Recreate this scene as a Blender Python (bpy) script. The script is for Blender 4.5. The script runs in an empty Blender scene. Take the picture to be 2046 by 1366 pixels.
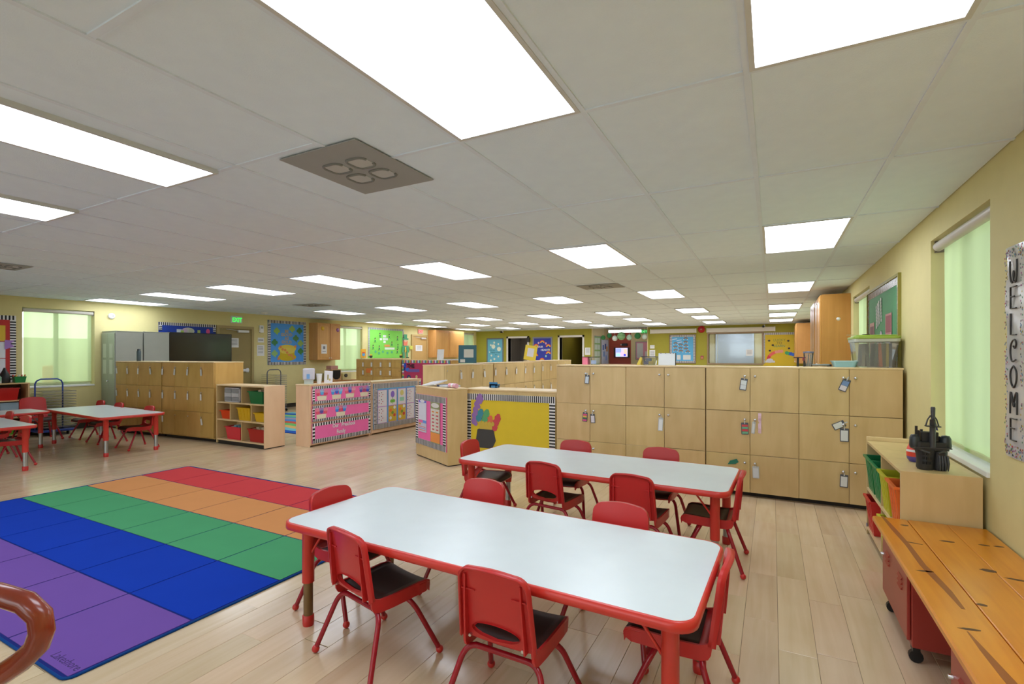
import bpy, bmesh, math, random
from mathutils import Vector, Matrix
C = bpy.context.scene.collection
SC = bpy.context.scene
PI = math.pi
rnd = random.Random(7)

# ------------------------------------------------------------------ camera, world, exposure
cd = bpy.data.cameras.new('camera'); cam = bpy.data.objects.new('camera', cd); C.objects.link(cam)
cam.location = (0, 0, 1.34); cam.rotation_euler = (PI/2, 0, math.radians(27.77))
cd.sensor_width = 36; cd.lens = 988/2046*36; cd.shift_y = 27/2046; cd.clip_start = .05
SC.camera = cam
SC.view_settings.view_transform = 'Standard'; SC.view_settings.look = 'None'
SC.view_settings.gamma = 1; SC.view_settings.use_curve_mapping = False
SC.view_settings.exposure = 0.26
LIGHT = 6.6          # radiance of the ceiling panels
w = bpy.data.worlds.new('sky'); SC.world = w; w.use_nodes = True
w.node_tree.nodes['Background'].inputs[0].default_value = (.93, .97, 1, 1)
w.node_tree.nodes['Background'].inputs[1].default_value = 3.2
SC.cycles.max_bounces = 7; SC.cycles.diffuse_bounces = 4; SC.cycles.glossy_bounces = 3
SC.cycles.transparent_max_bounces = 8; SC.cycles.sample_clamp_indirect = 8
SC.cycles.use_denoising = True

# ------------------------------------------------------------------ materials
def lin(c):
    def f(x):
        x /= 255
        return x/12.92 if x <= .04045 else ((x+.055)/1.055)**2.4
    return (f(c[0]), f(c[1]), f(c[2]), 1)
MC = {}
def P(col, rough=.5, metal=0, spec=.5, emit=0, key=None):
    k = (tuple(col), rough, metal, spec, emit)
    if k in MC: return MC[k]
    m = bpy.data.materials.new(key or 'mat_%02x%02x%02x' % tuple(int(x) for x in col)); m.use_nodes = True
    nt = m.node_tree; b = nt.nodes['Principled BSDF']
    b.inputs['Roughness'].default_value = rough; b.inputs['Metallic'].default_value = metal
    b.inputs['Specular IOR Level'].default_value = spec
    if emit:
        b.inputs['Emission Color'].default_value = lin(col); b.inputs['Emission Strength'].default_value = emit
        b.inputs['Base Color'].default_value = lin(col)
    else:
        n = nt.nodes.new('ShaderNodeTexNoise'); n.inputs['Scale'].default_value = 9; n.inputs['Detail'].default_value = 3
        tc = nt.nodes.new('ShaderNodeTexCoord'); nt.links.new(tc.outputs['Object'], n.inputs['Vector'])
        mx = nt.nodes.new('ShaderNodeMix'); mx.data_type = 'RGBA'
        c = lin(col)
        mx.inputs[6].default_value = (c[0]*.95, c[1]*.95, c[2]*.95, 1); mx.inputs[7].default_value = (min(1, c[0]*1.04), min(1, c[1]*1.04), min(1, c[2]*1.04), 1)
        nt.links.new(n.outputs['Fac'], mx.inputs[0]); nt.links.new(mx.outputs[2], b.inputs['Base Color'])
    MC[k] = m
    return m
def wood(name, c1, c2, scale=(14, 14, 1.2), rough=.38, var=.08, attr=False, coat=0, streak=None):
    m = bpy.data.materials.new(name); m.use_nodes = True; nt = m.node_tree; N = nt.nodes; L = nt.links
    b = N['Principled BSDF']; b.inputs['Roughness'].default_value = rough; b.inputs['Coat Weight'].default_value = coat
    b.inputs['Coat Roughness'].default_value = .15
    tc = N.new('ShaderNodeTexCoord'); oi = N.new('ShaderNodeObjectInfo')
    rv = oi.outputs['Random']
    if attr:
        at = N.new('ShaderNodeAttribute'); at.attribute_name = 'piece'; rv = at.outputs['Fac']
    mu = N.new('ShaderNodeMath'); mu.operation = 'MULTIPLY'; mu.inputs[1].default_value = 37; L.new(rv, mu.inputs[0])
    va = N.new('ShaderNodeVectorMath'); va.operation = 'ADD'
    L.new(tc.outputs['Object'], va.inputs[0]); L.new(mu.outputs[0], va.inputs[1])
    mp = N.new('ShaderNodeMapping'); mp.inputs['Scale'].default_value = scale; L.new(va.outputs[0], mp.inputs[0])
    n1 = N.new('ShaderNodeTexNoise'); n1.inputs['Scale'].default_value = 1; n1.inputs['Detail'].default_value = 6; n1.inputs['Distortion'].default_value = .6
    L.new(mp.outputs[0], n1.inputs['Vector'])
    n2 = N.new('ShaderNodeTexNoise'); n2.inputs['Scale'].default_value = 3.1; n2.inputs['Detail'].default_value = 2; L.new(va.outputs[0], n2.inputs['Vector'])
    ad = N.new('ShaderNodeMath'); ad.operation = 'MULTIPLY_ADD'; ad.inputs[1].default_value = .6; L.new(n1.outputs['Fac'], ad.inputs[0])
    m2 = N.new('ShaderNodeMath'); m2.operation = 'MULTIPLY'; m2.inputs[1].default_value = .4; L.new(n2.outputs['Fac'], m2.inputs[0]); L.new(m2.outputs[0], ad.inputs[2])
    cr = N.new('ShaderNodeValToRGB'); cr.color_ramp.elements[0].position = .33; cr.color_ramp.elements[1].position = .67
    cr.color_ramp.elements[0].color = lin(c1); cr.color_ramp.elements[1].color = lin(c2); L.new(ad.outputs[0], cr.inputs[0])
    hs = N.new('ShaderNodeHueSaturation'); L.new(cr.outputs[0], hs.inputs['Color'])
    mr = N.new('ShaderNodeMapRange'); mr.inputs['To Min'].default_value = 1-var; mr.inputs['To Max'].default_value = 1+var; L.new(rv, mr.inputs[0]); L.new(mr.outputs[0], hs.inputs['Value'])
    mr2 = N.new('ShaderNodeMapRange'); mr2.inputs['To Min'].default_value = .5-var*.09; mr2.inputs['To Max'].default_value = .5+var*.09
    fr = N.new('ShaderNodeMath'); fr.operation = 'FRACT'; L.new(mu.outputs[0], fr.inputs[0]); L.new(fr.outputs[0], mr2.inputs[0]); L.new(mr2.outputs[0], hs.inputs['Hue'])
    L.new(hs.outputs[0], b.inputs['Base Color'])
    return m
def sheer(name, col, transp, transl=.6):
    m = bpy.data.materials.new(name); m.use_nodes = True; nt = m.node_tree; N = nt.nodes; L = nt.links
    N.remove(N['Principled BSDF']); out = N['Material Output']
    wv = N.new('ShaderNodeTexWave'); wv.inputs['Scale'].default_value = 1.1; wv.inputs['Distortion'].default_value = 2.5; wv.inputs['Detail'].default_value = 1
    tc = N.new('ShaderNodeTexCoord'); L.new(tc.outputs['Object'], wv.inputs['Vector'])
    mx = N.new('ShaderNodeMix'); mx.data_type = 'RGBA'; c = lin(col)
    mx.inputs[6].default_value = tuple(x*.93 for x in c[:3])+(1,); mx.inputs[7].default_value = c; L.new(wv.outputs['Fac'], mx.inputs[0])
    d = N.new('ShaderNodeBsdfDiffuse'); t = N.new('ShaderNodeBsdfTranslucent'); tr = N.new('ShaderNodeBsdfTransparent')
    L.new(mx.outputs[2], d.inputs[0]); L.new(mx.outputs[2], t.inputs[0]); tr.inputs[0].default_value = c
    m1 = N.new('ShaderNodeMixShader'); m1.inputs[0].default_value = transl; L.new(d.outputs[0], m1.inputs[1]); L.new(t.outputs[0], m1.inputs[2])
    m2 = N.new('ShaderNodeMixShader'); m2.inputs[0].default_value = transp; L.new(m1.outputs[0], m2.inputs[1]); L.new(tr.outputs[0], m2.inputs[2])
    L.new(m2.outputs[0], out.inputs[0])
    return m
def glassy(name, tint=(1, 1, 1, 1), haze=0, hazecol=(230, 230, 230)):
    m = bpy.data.materials.new(name); m.use_nodes = True; nt = m.node_tree; N = nt.nodes; L = nt.links
    N.remove(N['Principled BSDF']); out = N['Material Output']
    tr = N.new('ShaderNodeBsdfTransparent'); tr.inputs[0].default_value = tint
    g = N.new('ShaderNodeBsdfGlossy'); g.inputs['Roughness'].default_value = .05
    f = N.new('ShaderNodeFresnel'); f.inputs[0].default_value = 1.45
    mx = N.new('ShaderNodeMixShader'); L.new(f.outputs[0], mx.inputs[0])
    src = tr.outputs[0]
    if haze:
        d = N.new('ShaderNodeBsdfDiffuse'); d.inputs[0].default_value = lin(hazecol)
        hm = N.new('ShaderNodeMixShader'); hm.inputs[0].default_value = haze; L.new(tr.outputs[0], hm.inputs[1]); L.new(d.outputs[0], hm.inputs[2]); src = hm.outputs[0]
    L.new(src, mx.inputs[1]); L.new(g.outputs[0], mx.inputs[2]); L.new(mx.outputs[0], out.inputs[0])
    return m

BIRCH = wood('birch_door', (202, 172, 118), (220, 192, 140), (9, 9, 1.6), .36, .05)
BIRCH_L = wood('birch_door_aged', (190, 150, 80), (208, 170, 100), (9, 9, 1.6), .3, .05)
BIRCH_E = wood('birch_edge', (218, 190, 142), (234, 208, 164), (9, 9, 1.4), .4, .04)
MAPLE = wood('maple_panel', (214, 172, 122), (228, 190, 142), (7, 7, 1.4), .4, .05)
OAK = wood('oak_cabinet', (200, 146, 80), (216, 162, 96), (16, 16, 1.2), .35, .05)
OAK_R = wood('orange_oak_cabinet', (188, 136, 64), (204, 150, 76), (16, 16, 1.2), .32, .05)
FLOORW = wood('maple_floor', (206, 180, 144), (220, 197, 164), (24, 1.4, 24), .24, .08, False, .3)
FLOORA = wood('maple_floor_far', (206, 180, 144), (220, 197, 164), (24, 1.4, 24), .24, .08, True, .3)
PINE = wood('varnished_pine', (200, 122, 14), (222, 148, 30), (26, 1.6, 26), .3, .05, False, .3)
WALL_Y = P((220, 208, 148), .7); WALL_G = P((160, 152, 48), .7); CREAM = P((214, 196, 146), .7)
MAROON = P((172, 76, 58), .7); CEIL = None
RED = P((196, 44, 40), .32); RED_T = P((156, 22, 38), .25); RED_E = P((206, 54, 44), .3); SEATD = P((58, 37, 31), .45, 0, .3)
CHAIRB = P((194, 42, 42), .35)
LAMI = P((212, 222, 224), .3); STEEL = P((178, 180, 182), .3, .9); BRASSY = P((128, 104, 72), .4, .7); CHROME = P((205, 205, 210), .22, 1)
BLACK = P((22, 22, 24), .45); DARK = P((40, 36, 32), .6); WHITE = P((236, 236, 236), .5); GREY = P((168, 172, 168), .5)
STB = P((28, 28, 32), .6); STW = P((232, 230, 232), .6); PINK = P((232, 92, 160), .6); YEL = P((224, 196, 40), .6)
SHADE = sheer('green_roller_shade', (222, 240, 190), .22, .62)
GLASS = glassy('window_glass', (.93, .96, .95, 1)); CLEAR = glassy('clear_plastic', (.9, .92, .92, 1), .16); TUBP = glassy('clear_bin', (.86, .88, .86, 1), .18)

# ------------------------------------------------------------------ mesh builder
class MB:
    def __init__(s): s.v = []; s.f = []; s.m = []; s.s = []
    def add(s, vs, fs, mi=0, sm=False):
        o = len(s.v); s.v += [tuple(v) for v in vs]
        for f in fs: s.f.append([i+o for i in f]); s.m.append(mi); s.s.append(sm)
        return s
    def box(s, x0, x1, y0, y1, z0, z1, mi=0):
        return s.add([(x, y, z) for z in (z0, z1) for y in (y0, y1) for x in (x0, x1)],
                     [(0, 2, 3, 1), (4, 5, 7, 6), (0, 1, 5, 4), (2, 6, 7, 3), (0, 4, 6, 2), (1, 3, 7, 5)], mi)
    def prism(s, pts, y0, y1, mi=0, sm=False):       # outline in xz, from y0 (front) to y1
        n = len(pts)
        ar = sum(pts[i][0]*pts[(i+1) % n][1]-pts[(i+1) % n][0]*pts[i][1] for i in range(n))
        if ar < 0: pts = pts[::-1]
        s.add([(x, y0, z) for x, z in pts]+[(x, y1, z) for x, z in pts], [list(range(n)), list(range(2*n-1, n-1, -1))], mi)
        return s.add([(x, y0, z) for x, z in pts]+[(x, y1, z) for x, z in pts], [(i, n+i, n+(i+1) % n, (i+1) % n) for i in range(n)], mi, sm)
    def slab(s, pts, z0, z1, mi=0, sm=False):        # outline in xy
        n = len(pts)
        ar = sum(pts[i][0]*pts[(i+1) % n][1]-pts[(i+1) % n][0]*pts[i][1] for i in range(n))
        if ar < 0: pts = pts[::-1]
        s.add([(x, y, z0) for x, y in pts]+[(x, y, z1) for x, y in pts], [list(range(n-1, -1, -1)), list(range(n, 2*n))], mi)
        return s.add([(x, y, z0) for x, y in pts]+[(x, y, z1) for x, y in pts], [(i, (i+1) % n, n+(i+1) % n, n+i) for i in range(n)], mi, sm)
    def tube(s, pts, r, n=8, mi=0, cap=True):
        pts = [Vector(p) for p in pts]; k = len(pts); rs = r if isinstance(r, (list, tuple)) else [r]*k
        t0 = (pts[1]-pts[0]).normalized(); up = Vector((0, 0, 1)) if abs(t0.z) < .9 else Vector((1, 0, 0))
        a = t0.cross(up).normalized(); vs = []; fs = []
        for i in range(k):
            t = (pts[min(i+1, k-1)]-pts[max(i-1, 0)]).normalized()
            a = (a-t*a.dot(t)).normalized(); b = t.cross(a)
            vs += [pts[i]+(a*math.cos(q*2*PI/n)+b*math.sin(q*2*PI/n))*rs[i] for q in range(n)]
        for i in range(k-1):
            for q in range(n): fs.append((i*n+q, i*n+(q+1) % n, (i+1)*n+(q+1) % n, (i+1)*n+q))
        s.add(vs, fs, mi, True)
        if cap: s.add(vs[:n], [list(range(n-1, -1, -1))], mi); s.add(vs[-n:], [list(range(n))], mi)
        return s
    def lathe(s, prof, c=(0, 0, 0), n=14, mi=0, axis='z', sm=True):
        vs = []; fs = []; k = len(prof)
        for r, h in prof:
            for q in range(n):
                x, y = r*math.cos(q*2*PI/n), r*math.sin(q*2*PI/n)
                p = (x, y, h) if axis == 'z' else ((x, h, -y) if axis == 'y' else (h, x, y))
                vs.append((c[0]+p[0], c[1]+p[1], c[2]+p[2]))
        for i in range(k-1):
            for q in range(n): fs.append((i*n+q, i*n+(q+1) % n, (i+1)*n+(q+1) % n, (i+1)*n+q))
        s.add(vs, fs, mi, sm)
        if prof[0][0] > 1e-5: s.add(vs[:n], [list(range(n-1, -1, -1))], mi)
        if prof[-1][0] > 1e-5: s.add(vs[-n:], [list(range(n))], mi)
        return s
    def ball(s, c, r, n=10, mi=0, sz=1):
        return s.lathe([(max(1e-6, r*math.sin(i*PI/6)), -r*sz*math.cos(i*PI/6)) for i in range(7)], c, n, mi)
    def build(s, name, mats, parent=None, loc=None, rz=0, bevel=0, rot=None):
        if not isinstance(mats, (list, tuple)): mats = [mats]
        me = bpy.data.meshes.new(name); me.from_pydata(s.v, [], s.f)
        for m in mats: me.materials.append(m)
        me.polygons.foreach_set('material_index', s.m); me.polygons.foreach_set('use_smooth', s.s)
        if bevel:
            bm = bmesh.new(); bm.from_mesh(me); bmesh.ops.remove_doubles(bm, verts=bm.verts, dist=1e-6)
            es = [e for e in bm.edges if len(e.link_faces) == 2 and e.calc_face_angle(0) > .6]
            bmesh.ops.bevel(bm, geom=es, offset=bevel, segments=1, affect='EDGES', clamp_overlap=True)
            bm.to_mesh(me); bm.free()
        me.update()
        o = bpy.data.objects.new(name, me); C.objects.link(o)
        if parent is not None: o.parent = parent
        if loc is not None: o.location = loc
        o.rotation_euler = rot or (0, 0, rz)
        return o
def tag(o, label, cat, group=None):
    o['label'] = label; o['category'] = cat
    if group: o['group'] = group
    return o
def thing(name, label, cat, loc=(0, 0, 0), rz=0, group=None, rot=None):
    o = bpy.data.objects.new(name, None); C.objects.link(o); o.location = loc; o.rotation_euler = rot or (0, 0, rz); o.empty_display_size = .1
    return tag(o, label, cat, group)
def struct(o): o['kind'] = 'structure'; return o
def dup(root, loc, rz, label=None, group=None, sc=None):
    def cp(o, par):
        c = o.copy(); C.objects.link(c)
        if par is not None: c.parent = par
        for ch in kids.get(o.name, []): cp(ch, c)
        return c
    kids = {}
    for o in all_desc(root):
        kids.setdefault(o.parent.name, []).append(o)
    r = cp(root, None); r.location = loc; r.rotation_euler = (0, 0, rz)
    if sc: r.scale = (sc, sc, sc)
    if label: r['label'] = label
    if group: r['group'] = group
    return r
def all_desc(o):
    out = []
    for c in o.children: out.append(c); out += all_desc(c)
    return out
NTH = ['first', 'second', 'third', 'fourth', 'fifth', 'sixth', 'seventh', 'eighth', 'ninth', 'tenth', 'eleventh', 'twelfth']

def rrect(x0, x1, z0, z1, r, n=5):
    out = []
    for cx, cz, a in ((x1-r, z1-r, 0), (x0+r, z1-r, PI/2), (x0+r, z0+r, PI), (x1-r, z0+r, 1.5*PI)):
        out += [(cx+r*math.cos(a+i*PI/2/n), cz+r*math.sin(a+i*PI/2/n)) for i in range(n+1)]
    return out
def ell(cx, cz, rx, rz=None, n=14):
    rz = rz or rx
    return [(cx+rx*math.cos(i*2*PI/n), cz+rz*math.sin(i*2*PI/n)) for i in range(n)]
def textmesh(txt, size, name, m, parent, loc, align='CENTER', rot=(PI/2, 0, 0), depth=.0006, sx=1, bold=0):
    cu = bpy.data.curves.new('t', 'FONT'); cu.body = txt; cu.size = size; cu.align_x = align; cu.resolution_u = 2
    cu.extrude = depth; cu.offset = bold; cu.space_line = .9
    o = bpy.data.objects.new('t', cu); C.objects.link(o)
    dg = bpy.context.evaluated_depsgraph_get()
    me = bpy.data.meshes.new_from_object(o.evaluated_get(dg)); bpy.data.objects.remove(o); bpy.data.curves.remove(cu)
    me.name = name; me.materials.clear(); me.materials.append(m)
    n = bpy.data.objects.new(name, me); C.objects.link(n); n.parent = parent; n.location = loc; n.rotation_euler = rot; n.scale = (sx, 1, 1)
    return n

# wall frames: local x runs to the right as seen from the room, z up, y into the wall
LT = .04; LA = PI/2-math.atan(LT)
YF = 17.3; XR = .995
def FL(u, z, out=0): return (-11.3+LT*(u-4)+out, u, z), LA
def FF(x, z, out=0): return (x, YF-out, z), 0
def FR(y, z, out=0): return (XR-out, y, z), -PI/2

# ------------------------------------------------------------------ room shell
ZC = 2.342
def ceil_mat():
    m = P((228, 240, 254), .9, key='ceiling_tile')
    nt = m.node_tree; b = nt.nodes['Principled BSDF']
    n = nt.nodes.new('ShaderNodeTexNoise'); n.inputs['Scale'].default_value = 170; n.inputs['Detail'].default_value = 3
    tc = nt.nodes.new('ShaderNodeTexCoord'); nt.links.new(tc.outputs['Object'], n.inputs['Vector'])
    bp = nt.nodes.new('ShaderNodeBump'); bp.inputs['Strength'].default_value = .25; bp.inputs['Distance'].default_value = .004
    nt.links.new(n.outputs['Fac'], bp.inputs['Height']); nt.links.new(bp.outputs[0], b.inputs['Normal'])
    return m
CEIL = ceil_mat(); TBAR = P((224, 233, 246), .85)
def wall(name, fr, x0, x1, holes, m, z1=2.40, th=.22, z0=-.03):
    xs = sorted({x0, x1, *[h[0] for h in holes], *[h[1] for h in holes]}); zs = sorted({z0, z1, *[h[2] for h in holes], *[h[3] for h in holes]})
    b = MB()
    for i in range(len(xs)-1):
        for j in range(len(zs)-1):
            cx, cz = (xs[i]+xs[i+1])/2, (zs[j]+zs[j+1])/2
            if not any(h[0] < cx < h[1] and h[2] < cz < h[3] for h in holes): b.box(xs[i], xs[i+1], 0, th, zs[j], zs[j+1])
    loc, rz = fr
    return struct(b.build(name, m, None, loc, rz))
YB = -3.0
WINR = [(3.41, 4.49, .73, 2.15), (7.0, 8.3, .75, 2.15), (12.2, 13.4, .75, 2.15)]
WINL = [(3.57, 4.57, .80, 2.17), (10.15, 11.17, .88, 2.21), (16.2, 17.15, .95, 2.24)]
wall('wall_right', FR(0, 0), -17.5, 3.2, [(-b, -a, c, d) for a, b, c, d in WINR], WALL_Y)
wall('wall_left', FL(4, 0), YB-4.2, YF-3.9, [(a-4, b-4, c, d) for a, b, c, d in WINL], WALL_Y)
OBS = (-1.84, -.29, 1.09, 2.04)
wall('wall_far', FF(0, 0), -11.2, 1.3, [(-9.28, -8.43, -.03, 2.02), (-7.08, -6.18, -.03, 2.02), (-5.83, -3.80, -.03, 2.40), OBS], WALL_G)
WIN_FILL = [(.3, 2.7, .45, 2.2), (3.4, 5.8, .45, 2.2), (6.5, 8.9, .45, 2.2)]  # windows added behind the camera to give daylight fill
wall('wall_back', ((0, YB, 0), PI), -1.3, 12.0, WIN_FILL, WALL_Y)
b = MB(); b.box(-12, 1.3, YB-.2, YF+3.4, 2.40, 2.44); ceiling = struct(b.build('ceiling', P((150, 150, 148), .9)))
b = MB(); b.box(-12, 1.3, YB-.2, YF+3.4, -.06, -.004); floor = struct(b.build('floor', P((96, 74, 52), .7)))
# rooms behind the far wall
def simple(name, m, *bx):
    b = MB()
    for x in bx: b.box(*x)
    return struct(b.build(name, m))
simple('wall_alcove_side', CREAM, (-5.95, -5.83, YF+.22, 19.5, 0, 2.4), (-3.8, -3.68, YF+.22, 19.5, 0, 2.4), (-5.83, -5.80, YF, YF+.22, 0, 2.34), (-3.83, -3.80, YF, YF+.22, 0, 2.34))
simple('wall_alcove_back', CREAM, (-4.95, -3.8, 19.5, 19.62, 0, 2.4)); simple('wall_alcove_accent', MAROON, (-5.83, -4.95, 19.5, 19.62, 0, 2.4))
simple('wall_office_back', P((150, 146, 140), .8), (-9.9, -7.7, 19.4, 19.5, 0, 2.4), (-9.9, -9.8, YF+.22, 19.4, 0, 2.4), (-7.75, -7.7, YF+.22, 19.4, 0, 2.4))
simple('wall_corridor', WALL_G, (-7.3, -7.22, YF+.22, 20.4, 0, 2.4)); simple('wall_corridor_end', P((120, 100, 70), .8), (-7.3, -6, 20.4, 20.5, 0, 2.4), (-6.05, -6, YF+.22, 20.4, 0, 2.4))
simple('wall_observation_room', P((200, 206, 216), .8), (-2.4, .6, 19.2, 19.3, 0, 2.4), (-1.8, -1.74, 19.05, 19.09, 0, 2.4), (-.62, -.56, 19.05, 19.09, 0, 2.4)); simple('wall_observation_sides', CREAM, (-2.4, -2.3, YF+.22, 19.2, 0, 2.4), (.5, .6, YF+.22, 19.2, 0, 2.4), (-2.3, -1.74, 19.1, 19.2, 0, 2.4), (-.62, .5, 19.1, 19.2, 0, 2.4))
for n, (x0, x1, z1) in enumerate(((-9.28, -8.43, 2.02), (-7.08, -6.18, 2.02))):
    b = MB(); m = P((226, 222, 216), .5)
    b.box(x0-.07, x0, -.02, .24, 0, z1+.07).box(x1, x1+.07, -.02, .24, 0, z1+.07).box(x0-.07, x1+.07, -.02, .24, z1, z1+.07)
    o = struct(b.build('door_%d' % (n+3), m, None, FF(0, 0)[0]))
b = MB(); x0, x1, z0, z1 = OBS
for q in ((x0-.05, x0, z0-.05, z1+.05), (x1, x1+.05, z0-.05, z1+.05), (x0, x1, z0-.05, z0), (x0, x1, z1, z1+.05)): b.box(q[0], q[1], -.02, .2, q[2], q[3])
o = struct(b.build('window_7', P((150, 126, 96), .5), None, FF(0, 0)[0]))
MB().box(x0, x1, .1, .106, z0, z1).build('pane', GLASS, o)
# exterior
simple('floor_exterior', P((186, 190, 180), .8), (-24, -11.9, -6, 26, -.3, -.1), (1.4, 14, -6, 26, -.3, -.1))
for n, (x0, x1, z0, z1) in enumerate(WIN_FILL):
    b = MB(); w_ = x1-x0; h = z1-z0; b.box(0, .05, .1, .17, 0, h).box(w_-.05, w_, .1, .17, 0, h).box(.05, w_-.05, .1, .17, 0, .05).box(.05, w_-.05, .1, .17, h-.05, h).box(w_/2-.03, w_/2+.03, .1, .17, .05, h-.05)
    o = struct(b.build('window_%d' % (n+8), P((214, 214, 206), .45), None, (-x0, YB, z0), PI)); MB().box(.05, w_/2-.03, .13, .136, .05, h-.05).build('pane', GLASS, o); MB().box(w_/2+.03, w_-.05, .13, .136, .05, h-.05).build('pane', GLASS, o)  # unseen back windows, added to let fill daylight into the room
simple('floor_exterior_back', P((196, 198, 190), .8), (-24, 14, -22, -3.25, -.3, -.1))  # unseen ground that bounces daylight in through the added back windows
simple('wall_exterior', P((214, 216, 200), .8), (-15.3, -15, -2, 22, -.1, 1.75))

# windows and their roller blinds
def window(n, fr, w, h, label, cen=.5, drop=.03, gap=.05):
    loc, rz = fr
    b = MB(); al = P((214, 214, 206), .45)
    b.box(0, .03, .175, .215, 0, h).box(w-.03, w, .175, .215, 0, h).box(.03, w-.03, .175, .215, 0, .04).box(.03, w-.03, .175, .215, h-.04, h).box(w*cen-.03, w*cen+.03, .17, .218, .04, h-.04)
    o = struct(b.build('window_%d' % n, al, None, loc, rz))
    MB().box(.03, w*cen-.03, .192, .198, .04, h-.04).build('pane', GLASS, o); MB().box(w*cen+.03, w-.03, .192, .198, .04, h-.04).build('pane', GLASS, o)
    MB().box(.001, w-.001, -.012, .174, -.025, .006).build('window_sill', P((236, 238, 234), .3), o, bevel=.003)
    c, s = math.cos(rz), math.sin(rz)
    t = thing('roller_blind', label, 'blind', loc, rz)
    MB().lathe([(.032, .012), (.032, w-.012)], (0, .04, h-.045), 14, 0, 'x').build('roller_tube', P((206, 200, 190), .4), t)
    b = MB()
    nx, nz = 24, 6; vs = []; fs = []
    for j in range(nz+1):
        for i in range(nx+1):
            x = gap+(w-2*gap)*i/nx; z = drop+(h-.06-drop)*j/nz
            vs.append((x, .05+.006*math.sin(x*19)*(1-j/nz)+.004*math.sin(x*7+1), z))
    for j in range(nz):
        for i in range(nx): a = j*(nx+1)+i; fs.append((a, a+1, a+nx+2, a+nx+1))
    b.add(vs, fs, 0, True); b.build('blind_fabric', SHADE, t)
    MB().box(gap-.004, w-gap+.004, .043, .063, drop-.002, drop+.026).build('hem_bar', P((196, 206, 150), .5), t, bevel=.004)
    MB().box(.0, .012, .02, .09, h-.085, h-.004).build('bracket', P((120, 110, 90), .4), t); MB().box(w-.012, w, .02, .09, h-.085, h-.004).build('bracket', P((120, 110, 90), .4), t)
for n, (a, bb, c, d) in enumerate(WINR):
    window(n+1, FR(bb, c), bb-a, d-c, ['green roller blind over the nearest window of the right wall, behind the black toy', 'green roller blind over the right wall window beside the green bulletin board', 'green roller blind in the right wall window between two wooden wall cabinets'][n], gap=.085)
for n, (a, bb, c, d) in enumerate(WINL):
    window(n+4, FL(a, c), bb-a, d-c, ['green roller blind over the left wall window beside the grey metal cabinet', 'green roller blind over the left wall window behind the blue plastic chair', 'green roller blind over the left wall window nearest the far green wall'][n], .5, .04, .03)

# floor boards
cg = math.cos(math.radians(27.77)); sg = math.sin(math.radians(27.77))
def pix(x, y, z):
    d = -x*sg+y*cg
    return None if d < .15 else (1023+988*(x*cg+y*sg)/d, 710-988*(z-1.34)/d, d)
boards = []
PW = .1526; xs0 = -.128
k = math.floor((-11.7-xs0)/PW)
while xs0+k*PW < .99:
    x0 = xs0+k*PW; y = -1.3-rnd.random()
    while y < YF:
        y1 = y+.45+rnd.random()*.75
        if x0 > -11.35: boards.append((x0, min(x0+PW, .993), y, min(y1, YF)))
        y = y1
    k += 1
def seen(bd):
    x0, x1, y0, y1 = bd; cx, cy = (x0+x1)/2, (y0+y1)/2
    p = pix(cx, max(cy, .3), 0)
    if not p or not (-60 < p[0] < 2100) or p[1] > 1460: return 0
    if -6.2 < cx < -2.6 and .95 < cy < 3.45: return 0
    return (x1-x0)*(y1-y0)/p[2]**3
boards.sort(key=lambda q: -seen(q))
cache = {}
def bm_board(L):
    L = round(L, 2)
    if L not in cache:
        a = PW/2-.0006; l = L/2-.0006; e = .0012
        vs = [(-a, -l, -.006), (a, -l, -.006), (a, l, -.006), (-a, l, -.006), (-a, -l, -e), (a, -l, -e), (a, l, -e), (-a, l, -e), (-a+e, -l+e, 0), (a-e, -l+e, 0), (a-e, l-e, 0), (-a+e, l-e, 0)]
        fs = [(0, 1, 5, 4), (1, 2, 6, 5), (2, 3, 7, 6), (3, 0, 4, 7), (4, 5, 9, 8), (5, 6, 10, 9), (6, 7, 11, 10), (7, 4, 8, 11), (8, 9, 10, 11)]
        me = bpy.data.meshes.new('floorboard'); me.from_pydata(vs, [], fs); me.materials.append(FLOORW); cache[L] = me
    return cache[L]
rest = MB(); val = []
for i, (x0, x1, y0, y1) in enumerate(boards):
    if i < 300:
        o = bpy.data.objects.new('floorboard', bm_board(y1-y0)); C.objects.link(o); o.parent = floor; o.location = ((x0+x0+PW)/2, (y0+y1)/2, 0)
    else:
        g = .0009; rest.box(x0+g, x1-g, y0+g, y1-g, -.006, 0); val += [rnd.random()]*8
o = rest.build('floorboards', FLOORA, floor); o['kind'] = 'stuff'
at = o.data.attributes.new('piece', 'FLOAT', 'POINT'); at.data.foreach_set('value', val)

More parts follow.
